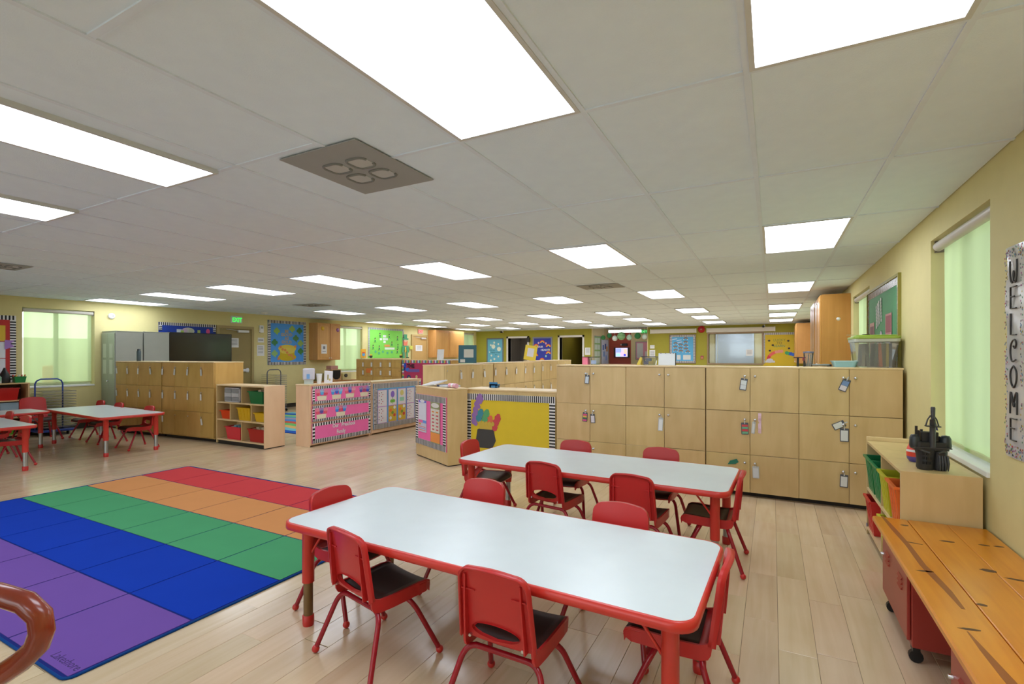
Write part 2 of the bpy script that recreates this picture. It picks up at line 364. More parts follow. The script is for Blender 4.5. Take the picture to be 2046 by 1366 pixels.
# ceiling tiles, grid and lights
ROWS = [-2.8, -1.62, -.44, .76, 1.94, 3.12, 4.30, 5.47, 6.64, 7.78, 8.92, 9.92, 10.92, 12.05, 13.08, 14.2, 15.25, 16.35, 17.3]
XC = [.5296-.6096*k for k in range(20)]
LIGHTS = {(k, r) for r in (6, 9, 12, 14, 16) for k in (0, 3, 6, 9, 12, 15, 18) if (k, r) != (18, 9)} | {(k, 3) for k in (0, 2, 5, 8, 11)} | {(k, 0) for k in (0, 4, 8, 12)}  # last set: unseen panels added behind the camera to light the foreground
def rows_of(k):
    R = list(ROWS)
    if k >= 4: R[4] = 1.64; R[3] = .46
    return R
tiles = []; grid = MB()
for k in range(-1, 20):
    x1 = .993 if k < 0 else XC[k]; x0 = XC[0] if k < 0 else (XC[k]-.6096)
    if x0 < -11.3: x0 = -11.35
    R = rows_of(k)
    for r in range(len(R)-1):
        y0, y1 = R[r], R[r+1]
        if y0 > YF-.05: continue
        if (k, r) in LIGHTS and r < 12 and not (r == 3 and k > 4): continue
        if k in (14,) and r == 4: pass
        tiles.append((x0, x1, y0, y1, k, r))
    grid.box(x0-.012, x0+.012, YB, YF, ZC-.001, ZC+.02)
for r in range(len(ROWS)):
    grid.box(-11.4, .995, ROWS[r]-.012, ROWS[r]+.012, ZC-.0005, ZC+.02) if r not in (3, 4) else (grid.box(-1.909, .995, ROWS[r]-.012, ROWS[r]+.012, ZC-.0005, ZC+.02), grid.box(-11.4, -1.909, rows_of(5)[r]-.012, rows_of(5)[r]+.012, ZC-.0005, ZC+.02))
g = grid.build('ceiling_grid', TBAR, ceiling); g['kind'] = 'stuff'
def tkey(t):
    p = pix((t[0]+t[1])/2, max(.4, (t[2]+t[3])/2), ZC)
    return -((t[1]-t[0])*(t[3]-t[2])/p[2]**3 if p and -300 < p[0] < 2300 and t[3] > .2 else 0)
tiles.sort(key=tkey)
rest = MB(); tc = {}
for i, (x0, x1, y0, y1, k, r) in enumerate(tiles):
    wx, wy = x1-x0-.004, y1-y0-.004
    if i < 298:
        key = (round(wx, 3), round(wy, 3))
        if key not in tc:
            b = MB(); b.box(-wx/2, wx/2, -wy/2, wy/2, .004, .016); me = b.build('x', CEIL); tc[key] = me.data; bpy.data.objects.remove(me)
        o = bpy.data.objects.new('ceiling_tile', tc[key]); C.objects.link(o); o.parent = ceiling
        o.location = ((x0+x1)/2, (y0+y1)/2, ZC+rnd.uniform(0, .0015))
        if (k, r) == (14, 4): o.rotation_euler = (0, -.075, 0); o.location.z -= .018
    else: rest.box(x0+.002, x1-.002, y0+.002, y1-.002, ZC+.004, ZC+.016)
if rest.v:
    o = rest.build('ceiling_tiles', CEIL, ceiling); o['kind'] = 'stuff'
EM = P((234, 242, 255), .5, 0, .5, LIGHT, key='light_diffuser')
rown = {3: 'in the row nearest the camera', 6: 'in the second row back', 9: 'in the third row back', 12: 'in the fourth row back', 14: 'in the fifth row back', 16: 'in the farthest row', 0: 'in an added row behind the camera'}
def make_light(wx, wy):
    t = thing('ceiling_light', 'x', 'light'); f = .018
    b = MB()
    for q in ((-wx, wx, -wy, -wy+f), (-wx, wx, wy-f, wy), (-wx, -wx+f, -wy+f, wy-f), (wx-f, wx, -wy+f, wy-f)): b.box(q[0], q[1], q[2], q[3], -.004, .05)
    b.box(-wx, wx, -wy, wy, .05, .054); b.build('frame', P((206, 206, 204), .5), t)
    MB().box(-wx+f, wx-f, -wy+f, wy-f, .004, .01).build('diffuser', EM, t)
    return t
byrow = {}
for k, r in sorted(LIGHTS, key=lambda q: (q[1], q[0])):
    R = rows_of(k); t = make_light(.296 if not (r == 3 and k > 4) else .245, (R[r+1]-R[r])/2-.008)
    if r == 3 and k > 4: t.location = ({5: -2.905, 8: -4.49, 11: -6.06}[k], (R[r]+R[r+1])/2, ZC-.014)
    byrow[r] = byrow.get(r, 0)+1
    fs = {12: .97, 14: .955, 16: .95}.get(r, 1)
    t.location = ((XC[k]-.3048)*fs, (R[r]+R[r+1])/2, ZC-(.014 if r >= 12 else 0)) if not (r == 3 and k > 4) else t.location
    t['label'] = 'white ceiling light panel, %s from the right wall %s' % (NTH[byrow[r]-1], rown[r])
    t['group'] = 'ceiling light panels'
VG = P((186, 186, 184), .6); VD = P((128, 128, 125), .8)
def vent(x, y, wx, wy, label, n=4):
    t = thing('ceiling_vent', label, 'vent', (x, y, ZC-.006), 0, 'ceiling air vents')
    MB().box(-wx/2, wx/2, -wy/2, wy/2, 0, .005).build('plate', P((158, 158, 156), .8), t)
    for i, (sx, sy) in enumerate(((-1, -1), (1, -1), (-1, 1), (1, 1))):
        b = MB(); c = [(sx*.083+px, sy*.083+py, -.002) for px, py in rrect(-.06, .06, -.06, .06, .035, 3)]
        b.tube(c, .0075, 6); b.build('deflector', VD, t)
        MB().slab([(p[0], p[1]) for p in c], -.003, 0).build('baffle', VG, t)
vent(-1.965, 1.98, .52, .60, 'dusty grey square air vent in the ceiling between two light panels nearest the camera')
vent(-2.2, 6.95, .6, .42, 'grey air vent in the ceiling above the right locker bank'); vent(-7.62, 2.22, .5, .4, 'grey air vent in the ceiling at the left edge of the photo'); vent(-8.1, 6.85, .6, .45, 'grey air vent in the ceiling in front of the blue gold pot board')
t = thing('smoke_detector', 'round white smoke detector on the ceiling near the exit sign door', 'smoke detector', (-10.4, 7.45, ZC)); MB().lathe([(.075, -.0), (.075, -.02), (.05, -.04), (.001, -.042)], (0, 0, 0), 16).build('body', WHITE, t); MB().lathe([(.02, -.046), (.02, -.04)], (0, 0, 0), 10).build('sensor_cap', GREY, t)
# alcove light tube
t = thing('strip_light', 'long white strip light at the top of the maroon alcove', 'light', (-4.85, 18.2, 2.26)); MB().box(-.62, .62, -.06, .06, .02, .07).build('housing', WHITE, t); MB().lathe([(.055, -.6), (.055, .6)], (0, 0, -.015), 10, 0, 'x').build('lamp_tube', EM, t)
t = thing('strip_light', 'added unseen strip light inside the room behind the observation window', 'light', (-1.0, 18.3, 2.32)); MB().box(-.62, .62, -.42, .42, .02, .06).build('housing', WHITE, t); MB().box(-.6, .6, -.4, .4, .0, .02).build('lamp_tube', EM, t)  # lamp added out of sight to brighten the room behind the glass

DIM = P((255, 240, 220), .5, 0, .5, 1.3, key='dim_fill')
for x, lb in ((-8.8, 'added dim fill lamp, unseen, inside the grey office opening'), (-6.65, 'added dim fill lamp, unseen, inside the corridor doorway')):
    t = thing('fill_lamp', lb, 'light', (x, 18.6, 2.34)); MB().box(-.3, .3, -.5, .5, .02, .05).build('housing', WHITE, t); MB().box(-.28, .28, -.48, .48, 0, .02).build('diffuser', DIM, t)  # unseen lamps, added to lift the dark office and corridor
# baseboards and other trim
BB = P((44, 42, 34), .5)
b = MB(); b.box(YB-4, YF-4, -.012, 0, 0, .1); struct(b.build('baseboard_left', BB, None, *(lambda q: (q[0], q[1]))(FL(4, 0))))
b = MB(); b.box(-17.3, 2.9, -.012, 0, 0, .1); struct(b.build('baseboard_right', BB, None, FR(0, 0)[0], -PI/2))
b = MB(); b.box(-10.7, -9.36, -.012, 0, 0, .1).box(-8.35, -7.16, -.012, 0, 0, .1).box(-6.1, -5.84, -.012, 0, 0, .1).box(-3.79, .99, -.012, 0, 0, .1); struct(b.build('baseboard_far', BB, None, FF(0, 0)[0]))
b = MB(); b.box(-12, .99, -.02, 0, ZC-.02, ZC); struct(b.build('trim_1', TBAR, None, FF(0, 0)[0]))

# doors in the left wall
def ldoor(n, u, w, h, m, mf):
    loc, rz = FL(u, 0)
    b = MB(); b.box(-.06, 0, -.04, 0, 0, h+.06).box(w, w+.06, -.04, 0, 0, h+.06).box(0, w, -.04, 0, h, h+.06)
    o = struct(b.build('door_%d' % n, mf, None, loc, rz))
    MB().box(.005, w-.005, -.02, -.001, .01, h-.005).build('door_leaf', m, o)
    b = MB(); b.box(w*.55, w*.9, -.075, -.02, h-.09, h-.03); b.build('door_closer', P((206, 206, 206), .4, .3), o, bevel=.006)
    MB().tube([(w*.58, -.05, h-.05), (w*.3, -.09, h-.03), (w*.2, -.03, h-.02)], .008, 6).build('closer_arm', P((180, 178, 172), .4, .4), o)
    b = MB(); b.box(.06, w-.08, -.075, -.05, .96, 1.02).box(.06, .1, -.05, -.02, .95, 1.03).box(w-.14, w-.08, -.06, -.02, .94, 1.04); b.build('push_bar', P((214, 214, 218), .35), o, bevel=.004)
ldoor(1, 6.87, .76, 1.97, P((150, 132, 78), .5), P((168, 148, 96), .5)); ldoor(2, 13.4, .74, 2.0, P((196, 160, 100), .5), P((190, 160, 104), .5))

# ------------------------------------------------------------------ rug
def rug_mat(col):
    m = P(col, .95, 0, .1, key='rug_pile'); nt = m.node_tree; b = nt.nodes['Principled BSDF']
    n = nt.nodes.new('ShaderNodeTexNoise'); n.inputs['Scale'].default_value = 420; tc = nt.nodes.new('ShaderNodeTexCoord'); nt.links.new(tc.outputs['Object'], n.inputs['Vector'])
    bp = nt.nodes.new('ShaderNodeBump'); bp.inputs['Strength'].default_value = .35; bp.inputs['Distance'].default_value = .003; nt.links.new(n.outputs['Fac'], bp.inputs['Height']); nt.links.new(bp.outputs[0], b.inputs['Normal'])
    for q in nt.nodes:
        if q.type == 'TEX_NOISE' and q is not n: q.inputs['Scale'].default_value = 5
    return m
rug = thing('area_rug', 'rainbow striped classroom rug with red, orange, green, blue and purple rows', 'rug', (-6.22, .94, 0))
RW_, RH_ = 3.65, 2.52
MB().slab(rrect(0, RW_, 0, RH_, .035, 4), .0005, .007).build('backing', P((32, 46, 120), .9, 0, .1), rug)
b = MB()
b.tube([(x, y, .005) for x, y in rrect(0, RW_, 0, RH_, .04, 4)]+[(RW_, RH_-.04, .005)], .0062, 6); b.build('binding', P((20, 66, 130), .9, 0, .1), rug)
bands = [('purple', (112, 80, 160)), ('blue', (16, 58, 172)), ('green', (78, 158, 108)), ('orange', (214, 148, 92)), ('red', (206, 68, 72))]
for j, (nm, col) in enumerate(bands):
    m = rug_mat(col); bh = (RH_-.024)/5
    for i in range(6):
        cw = (RW_-.024)/6; g = .0055
        MB().slab(rrect(.012+i*cw+g, .012+(i+1)*cw-g, .012+j*bh+g, .012+(j+1)*bh-g, .004, 2), .006, .0094).build('colour_square', m, rug)
textmesh('Lakeshore', .056, 'printed_word', P((58, 36, 100), .9), rug, (RW_-.15, .045, .0096), 'CENTER', (0, 0, 0), .0002)

# ------------------------------------------------------------------ tables
def make_table(L, W, lower=STEEL, ztop=.53):
    t = thing('classroom_table', 'x', 'table')
    o = rrect(-L/2, L/2, -W/2, W/2, .07, 6); i_ = rrect(-L/2+.006, L/2-.006, -W/2+.006, W/2-.006, .066, 6)
    MB().slab(i_, ztop-.03, ztop).build('tabletop', LAMI, t)
    b = MB(); n = len(o); prof = [(.0, -.036), (.006, -.034), (.008, -.02), (.006, -.004), (.0, 0)]
    cx = [(Vector((x, y)), Vector((x, y)).normalized()) for x, y in o]
    vs = []; fs = []
    for q, (dx, dz) in enumerate(prof):
        oo = rrect(-L/2-dx, L/2+dx, -W/2-dx, W/2+dx, .07+dx, 6); vs += [(x, y, ztop+dz) for x, y in oo]
    for q in range(len(prof)-1):
        for k in range(n): fs.append((q*n+k, q*n+(k+1) % n, (q+1)*n+(k+1) % n, (q+1)*n+k))
    b.add(vs, fs, 0, True)
    vs = [(x, y, ztop) for x, y in o]+[(x, y, ztop) for x, y in i_]; b.add(vs, [(k, (k+1) % n, n+(k+1) % n, n+k) for k in range(n)])
    b.build('edge_band', RED_E, t)
    MB().slab(i_, ztop-.036, ztop-.03).build('underside', P((120, 70, 60), .6), t)
    for sx in (-1, 1):
        for sy in (-1, 1):
            x, y = sx*(L/2-.085), sy*(W/2-.09)
            lg = MB().lathe([(.029, .215), (.029, ztop-.045), (.045, ztop-.036)], (x, y, 0), 16).build('leg', RED_E, t)
            MB().lathe([(.0225, .035), (.0225, .22)], (x, y, 0), 14).build('leg_insert', lower, lg)
            MB().lathe([(.026, 0), (.028, .012), (.0275, .05), (.023, .052)], (x, y, 0), 14).build('foot_cap', RED, lg)
            MB().tube([(x-sx*.02, y, ztop-.17), (x-sx*.12, y, ztop-.038)], .006, 6).build('leg_brace', RED_E, lg)
    return t
def place_table(L, W, x, y, rz, label, lower=STEEL):
    t = make_table(L, W, lower); t.location = (x, y, 0); t.rotation_euler = (0, 0, math.radians(rz)); t['label'] = label; t['group'] = 'red edged classroom tables'
place_table(1.925, .755, -1.16, 1.967, -1.8, 'white topped red edged table nearest the camera', BRASSY)
place_table(1.97, .76, -1.2, 3.575, -2.0, 'white topped red edged table in front of the yellow pot board and right lockers')
place_table(2.06, .76, -8.72, 3.64, -4.0, 'white topped red edged table in front of the left locker bank')
place_table(1.55, .76, -8.4, 2.2, -3, 'white topped red edged table cut off by the left edge of the photo')
place_table(1.95, .74, -9.67, 2.27, 90, 'white topped red edged table standing crosswise by the left cubby shelf')

# ------------------------------------------------------------------ chairs
def chair_proto():
    t = thing('school_chair', 'x', 'chair')
    def S(u, v):                               # backrest surface, u -1..1, v 0..1
        w = .155-.014*v
        y = -.128-.045*v-.012*math.sin(PI*v)*0+.016*u*u*(.4+.6*v)
        return Vector((u*w, y, .322+.278*v))
    def rim(k):                                # outline of the back in uv: bottom flat, top rounded
        out = []
        for i in range(9): out.append((-.98+1.96*i/8, 0.0))
        for i in range(1, 8): out.append((.98, .82*i/7.5))
        for i in range(8): a = PI/2*i/7; out.append((.98-.34*(1-math.cos(a)), .80+.17*math.sin(a)))
        for i in range(1, 6): u = .64-1.28*i/6; out.append((u, .97+.03*math.cos(u*PI/1.28)))
        for i in range(8): a = PI/2*(1-i/7); out.append((-.98+.34*(1-math.cos(a)), .80+.17*math.sin(a)))
        for i in range(7, 0, -1): out.append((-.98, .82*i/7.5))
        return out
    R = rim(0); n = len(R); hc = (0, .15)
    def hole(u, v):
        a = math.atan2((v-hc[1])/.5, u-hc[0]); return (hc[0]+.64*math.cos(a), hc[1]+.105*math.sin(a))
    Hh = [hole(u, v) for u, v in R]
    b = MB(); th = Vector((0, -.011, 0)); lay = 4
    for side in (0, 1):
        vs = []
        for q in range(lay+1):
            for (u, v), (hu, hv) in zip(R, Hh):
                f = q/lay; vs.append(S(u+(hu-u)*f, v+(hv-v)*f)+th*side)
        fs = []
        for q in range(lay):
            for k in range(n):
                f = (q*n+k, q*n+(k+1) % n, (q+1)*n+(k+1) % n, (q+1)*n+k); fs.append(f if side else f[::-1])
        b.add(vs, fs, 0, True)
    o0 = [S(u, v) for u, v in R]; b.add([p+Vector((0, 0, 0)) for p in o0]+[p+th for p in o0], [(k, (k+1) % n, n+(k+1) % n, n+k) for k in range(n)], 0, True)
    h0 = [S(u, v) for u, v in Hh]; b.add(h0+[p+th*1.6 for p in h0], [(k, n+k, n+(k+1) % n, (k+1) % n) for k in range(n)], 0, True)
    # turned-back flange along the sides and top, two stiffening ribs
    top = [p for (u, v), p in zip(R, o0) if not (v == 0 and abs(u) < .97)]
    top = top[:] if top else o0
    fl = [S(u, v) for u, v in R[8:]+R[:1]]; m_ = len(fl)
    vs = [p for p in fl]+[p*1.0+Vector((0, -.026, -.002)) for p in fl]+[Vector((p.x*.955, p.y-.026, p.z-.007)) for p in fl]+[Vector((p.x*.955, p.y-.008, p.z-.007)) for p in fl]
    fs = []
    for q in range(3):
        for k in range(m_-1): fs.append((q*m_+k, q*m_+k+1, (q+1)*m_+k+1, (q+1)*m_+k))
    b.add(vs, fs, 0, True)
    b.build('backrest', CHAIRB, t)
    for sx in (-1, 1):
        b = MB(); pts = [S(sx*.78, v)+Vector((0, -.016, 0)) for v in (.0, .3, .6, .86)]
        vs = []
        for p, h in zip(pts, (.02, .016, .011, .004)): vs += [p+Vector((-.003, .006, 0)), p+Vector((.003, .006, 0)), p+Vector((.003, -h, 0)), p+Vector((-.003, -h, 0))]
        fs = [(i*4+q, i*4+(q+1) % 4, i*4+4+(q+1) % 4, i*4+4+q) for i in range(3) for q in range(4)]+[(3, 2, 1, 0), (12, 13, 14, 15)]
        b.add(vs, fs); p = S(sx*.7, .66)+Vector((0, -.012, 0)); b.box(p.x-.028, p.x+.028, p.y-.006, p.y+.004, p.z-.002, p.z+.002)
        b.build('rib', CHAIRB, t)
    # seat: profile swept across, dark upper face, red shell and side rims
    prof = [(-.128, .332), (-.118, .314), (-.09, .305), (-.03, .304), (.05, .308), (.11, .312), (.15, .311), (.172, .30), (.18, .282)]
    def grid(w, dz, name, m, thick):
        b = MB(); vs = []; nu = 8
        cut0 = 2 if name == 'seat' else 0
        for (y, z), ww in list(zip(prof, [.144, .146, .148, .15, .153, .155, .152, .146, .14]))[cut0:]:
            for i in range(nu+1):
                u = -1+2*i/nu; vs.append((u*(ww-w), y, z+dz+.008*u*u))
        k = len(vs); vs2 = [(x, y, z-thick) for x, y, z in vs]; np_ = len(prof)-cut0
        fs = []
        for j in range(np_-1):
            for i in range(nu): a = j*(nu+1)+i; fs += [(a, a+1, a+nu+2, a+nu+1), (k+a, k+a+nu+1, k+a+nu+2, k+a+1)]
        for j in range(np_-1):
            for i in (0, nu): a = j*(nu+1)+i; fs.append((a, a+nu+1, k+a+nu+1, k+a))
        for i in range(nu):
            fs.append((i, k+i, k+i+1, i+1)); a = (np_-1)*(nu+1)+i; fs.append((a, a+1, k+a+1, k+a))
        b.add(vs+vs2, fs, 0, True); return b
    grid(.008, 0.002, 'seat', SEATD, .004).build('seat', SEATD, t)
    b = grid(0, -.003, 'seat_shell', CHAIRB, .006)
    for sx in (-1, 1):
        pr_ = [(y, z) for y, z in prof]; vs = []
        path = pr_[::-1]+[(-.132, .362)]
        for q, (y, z) in enumerate(path):
            x0 = sx*([.14, .146, .152, .155, .153, .15, .148, .147, .146, .144][q])
            d = .042 if q > 1 else .024
            vs += [(x0, y, z+.012), (x0-sx*.01, y, z+.012), (x0-sx*.01, y-.004, z-d), (x0, y-.004, z-d)]
        k = len(path); b.add(vs, [(i*4+q, i*4+(q+1) % 4, i*4+4+(q+1) % 4, i*4+4+q) for i in range(k-1) for q in range(4)]+[(0, 1, 2, 3), (k*4-1, k*4-2, k*4-3, k*4-4)])
    b.build('seat_shell', CHAIRB, t)
    for yb, yf, nm in ((-.095, -.19, 'rear'), (.055, .175, 'front')):
        MB().tube([(-.118, yb, .264), (.118, yb, .264)], .0108, 8).build('frame_bar', RED_T, t)
        for sx in (-1, 1):
            top = Vector((sx*.166, yb+(yf-yb)*.26, .212)); ft = Vector((sx*.212, yf, .018)); st = Vector((sx*.10, yb, .264))
            c = Vector((sx*.152, yb+(yf-yb)*.03, .266)); pts = []
            for i in range(8): f = i/7; pts.append(st*(1-f)**2+c*2*f*(1-f)+top*f*f)
            pts.append(ft)
            lg = MB().tube(pts, .0112, 9).build('leg', RED_T, t)
            MB().ball((ft.x, ft.y, .0175), .0175, 10).build('foot_glide', RED, lg)
            if nm == 'rear': MB().lathe([(.006, -.149), (.006, -.13)], (sx*.108, 0, .328), 8, 0, 'y').build('bolt', CHROME, lg)
    return t
proto = chair_proto(); first = [True]
def chair(x, y, deg, label, sc=None, lift=0):
    if first[0]:
        first[0] = False; proto.location = (x, y, 0); proto.rotation_euler = (0, 0, math.radians(deg)); proto['label'] = label; proto['group'] = 'red school chairs'
        if sc: proto.scale = (sc,)*3
        return proto
    return dup(proto, (x, y, 0), math.radians(deg), label, 'red school chairs', sc)
A = 'red school chair '
chair(-1.575, 1.70, -13, A+'at the near left of the nearest table, back to the camera')
chair(-.86, 1.66, -1, A+'in the bottom middle, back to the camera, at the nearest table')
chair(-.322, 2.0, 90, A+'at the right end of the nearest table')
chair(-2.03, 1.985, -90, A+'at the left end of the nearest table beside the rainbow rug')
chair(-1.53, 2.375, 178, A+'on the far long side of the nearest table, the left one')
chair(-.68, 2.285, 178, A+'on the far long side of the nearest table, the right one')
chair(-1.40, 3.33, -8, A+'back to the camera at the second table, left of its neighbour')
chair(-.77, 3.26, -5, A+'back to the camera at the second table, right of its neighbour')
chair(-1.53, 3.93, 178, A+'between the second table and the right lockers, the left one')
chair(-.80, 3.92, 178, A+'between the second table and the right lockers, the right one')
chair(-2.19, 3.68, -88, A+'at the left end of the second table, before the yellow pot board')
chair(-.345, 3.475, 90, A+'at the right end of the second table, before the right lockers')
chair(-8.16, 3.81, 176, A+'at the left locker table, rightmost of its far side')
chair(-9.13, 3.85, 176, A+'at the left locker table, middle of its far side')
chair(-9.88, 3.92, 176, A+'at the left locker table, leftmost, before the grey cabinet')
chair(-8.18, 2.45, 178, A+'at the table cut off by the left edge, dark seat showing')
chair(-9.02, 2.55, 174, A+'almost cut off by the left edge, only back rim and legs showing')
chair(-10.27, 3.42, -90, A+'facing the camera behind the crosswise table by the left cubby shelf', 1.13)

# ------------------------------------------------------------------ lockers
KNOB = [(.001, -.026), (.008, -.026), (.0125, -.021), (.0125, -.015), (.007, -.011), (.005, -.004), (.009, 0)]
def lockers(label, loc, rz, cols, rows, depth, wm, group, knobs='pair', topm=BIRCH_E, toe=.045, small=False):
    t = thing('locker_unit', label, 'lockers', loc, rz, group)
    W = cols[-1]; H = rows[-1]; x0 = cols[0]
    b = MB(); b.box(x0, x0+.014, .002, depth, toe, H).box(W-.014, W, .002, depth, toe, H).box(x0+.014, W-.014, depth-.012, depth, toe, H).box(x0+.014, W-.014, .004, depth-.012, toe, toe+.014)
    for c in cols[1:-1]: b.box(c-.008, c+.008, .012, depth-.012, toe+.014, H)
    for r in rows[1:-1]: b.box(x0+.014, W-.014, .014, depth-.012, r-.007, r+.007)
    b.build('carcass', wm, t)
    MB().box(x0-.004, W+.004, -.02, depth+.003, H, H+.016).build('top', topm, t, bevel=.002)
    MB().box(x0+.01, W-.01, .05, depth-.01, 0, toe).build('toe_kick', DARK, t)
    g = .0018; ks = []
    for j in range(len(rows)-1):
        for i in range(len(cols)-1):
            a, c, z0, z1 = cols[i]+g, cols[i+1]-g, rows[j]+g, rows[j+1]-g
            dz = rnd.uniform(-.0014, .0014)
            b = MB(); b.box(-(c-a)/2, (c-a)/2, -.018, 0, -(z1-z0)/2, (z1-z0)/2)
            d = b.build('door', wm, t, ((a+c)/2, rnd.uniform(-.0015, .0005), (z0+z1)/2+dz), bevel=.0016)
            right = (i % 2 == 0) if knobs == 'pair' else (knobs == 'R')
            kx = (c-a)/2-.042 if right else -(c-a)/2+.042
            if knobs == 'L': kx = -(c-a)/2+.035
            kz = (z1-z0)/2-.075
            if small: MB().lathe([(.001, -.032), (.007, -.032), (.007, -.021), (.005, -.018)], (kx, 0, kz), 8, 0, 'y').build('knob', CHROME, d)
            else: MB().lathe([(r, y-.018) for r, y in KNOB], (kx, 0, kz), 12, 0, 'y').build('knob', CHROME, d)
            ks.append(((a+c)/2+kx, (z0+z1)/2+dz+kz, i, j))
    return t, ks
rowsR = [.045, .402, .812, 1.219]
cw = .395
lockers('birch locker bank of twelve doors right of the yellow pot board', (-2.16, 5.2, 0), 0, [0, cw, 2*cw, 3*cw, 4*cw-.003], rowsR, .4, BIRCH, 'birch locker banks')
lockers('birch locker bank of twelve doors against the right wall, clear bin on top', (-.577, 5.2, 0), 0, [0, .39, .79, 1.17, 1.545], rowsR, .4, BIRCH, 'birch locker banks')
TAGW = P((224, 228, 236), .5); TAGG = P((84, 88, 100), .4); SLV = CLEAR
def tagthing(loc, rz, label, w=.05, h=.085, tilt=0, cols=None, rim=True, up=.03, group='name tags on the locker doors'):
    t = thing('name_tag', label, 'name tag', loc, rz, group); t.rotation_euler = (0, math.radians(tilt), rz)
    b = MB(); b.prism(rrect(-w/2, w/2, -up-h, -up+.012, .005, 2), -.002, 0); b.build('sleeve', TAGG if rim else P((196, 200, 206), .3), t)
    cols = cols or [(226, 230, 236)]
    n = len(cols); hh = (h-.012)/n
    for q, c in enumerate(cols): MB().box(-w/2+.006, w/2-.006, -.0032, -.0019, -up-.006-(q+1)*hh+.002, -up-.006-q*hh).build('card', P(c, .5), t)
    MB().box(-.004, .004, -.003, 0, -up, .004).build('strap', P((200, 205, 210), .3), t)
Yd = 5.2-.026
RT = [(-1.790, 1.145, 5, .05, .085, [(210, 222, 236)], True, 'blue and white name tag on the top left knob of the right lockers'),
      (-1.815, .735, 4, .055, .09, [(226, 84, 140), (236, 190, 90), (70, 120, 90), (226, 84, 150)], True, 'rainbow striped name tag, second row, first door of the right lockers'),
      (-1.735, .72, -4, .05, .085, [(226, 220, 230)], True, 'white name tag, second row, second door of the right lockers'),
      (-1.005, .725, 3, .048, .125, [(236, 240, 246)], False, 'long plain white name tag in the middle of the right lockers'),
      (-.232, 1.14, 8, .06, .10, [(228, 234, 238), (224, 230, 236)], True, 'double white name tag, top row, right of the middle locker seam'),
      (-.233, .722, -2, .062, .10, [(214, 70, 80), (110, 176, 140), (214, 70, 80), (110, 176, 140)], True, 'red and green name tag in the second row right of the middle locker seam'),
      (-.150, .735, 6, .03, .10, [(226, 226, 230)], False, 'crumpled clear tag beside the pink ribbon on the right lockers'),
      (.585, 1.15, 22, .06, .10, [(120, 150, 200), (226, 220, 230)], True, 'tilted rainbow name tag in the top row near the right wall'),
      (.556, .722, 0, .065, .105, [(226, 230, 232)], True, 'black rimmed name tag hanging straight in the second row near the right wall'),
      (.575, .76, 62, .058, .085, [(226, 230, 226)], True, 'black rimmed name tag turned sideways in the second row near the right wall'),
      (-.140, .318, -2, .056, .10, [(214, 218, 226)], False, 'pale name tag on the bottom row door behind the second table'),
      (.556, .318, 2, .06, .10, [(224, 228, 230)], True, 'black rimmed name tag in the bottom row near the right wall')]
for x, z, tl, w_, h_, cs, rim, lb in RT: tagthing((x, Yd, z), 0, lb, w_, h_, tl, cs, rim)
t = thing('ribbon', 'pink ribbon hanging flat on the second row right lockers', 'ribbon', (-.105, 5.178, .80), 0); b = MB()
vs = []; [vs.extend([(-.013, .001-.004*math.sin(i*1.3), -.19*i/8), (.013, -.001-.004*math.sin(i*1.3), -.19*i/8)]) for i in range(9)]
b.add(vs, [(2*i, 2*i+1, 2*i+3, 2*i+2) for i in range(8)]); b.build('ribbon_band', P((226, 190, 208), .5), t)
tag(MB().prism([(-.05, -.03), (.02, -.02), (.045, .0), (.03, .028), (-.03, .006)], -.008, 0).build('hair_clip', P((40, 120, 100), .4), None, (-.33, 5.172, .327)), 'green plastic clip on the bottom row knob behind the second table', 'clip')

# left locker banks (seen across the left tables)
rowsL = [.07, .455, .84, 1.225]
lockers('brown locker bank on the left, next to the grey metal cabinet', (-10.16, 4.44, 0), math.radians(4), [0, .315, .63, .945, 1.26], rowsL, .48, BIRCH_L, 'brown locker banks on the left', 'L', small=True, toe=.05)
lockers('brown locker bank on the left, next to the cubby shelf of bins', (-8.89, 4.535, 0), math.radians(3), [0, .325, .65, .975, 1.30], rowsL, .48, BIRCH_L, 'brown locker banks on the left', 'L', small=True, toe=.05)
LTAGS = []
for (ox, oy, a, cs) in ((-10.16, 4.44, 4, [0, .315, .63, .945]), (-8.89, 4.535, 3, [0, .325, .65, .975])):
    for j, z in enumerate((.455-.075, .84-.075, 1.225-.075)):
        for i, c in enumerate(cs): LTAGS.append((ox, oy, a, c+.037, z, 2-j, i+(0 if ox < -9.5 else 4)))
rn = ['top', 'middle', 'bottom']
for ox, oy, a, c, z, j, i in LTAGS:
    if j == 2 and i not in (4, 7): continue
    ar = math.radians(a); x = ox+c*math.cos(ar)+.034*math.sin(ar); y = oy+c*math.sin(ar)-.034*math.cos(ar)
    t = thing('name_tag', 'small name tag on the %s row, %s door from the left of the brown lockers' % (rn[j], NTH[i]), 'name tag', (x, y, z), ar, 'name tags on the brown lockers')
    t.rotation_euler = (0, math.radians(rnd.uniform(-14, 12)), ar)
    MB().box(-.018, .018, -.002, 0, -.125, -.028).build('card', P((226, 226, 222) if rnd.random() < .7 else (206, 210, 206), .5), t); MB().box(-.005, .005, -.0025, 0, -.03, .004).build('strap', P((150, 150, 152), .4), t)

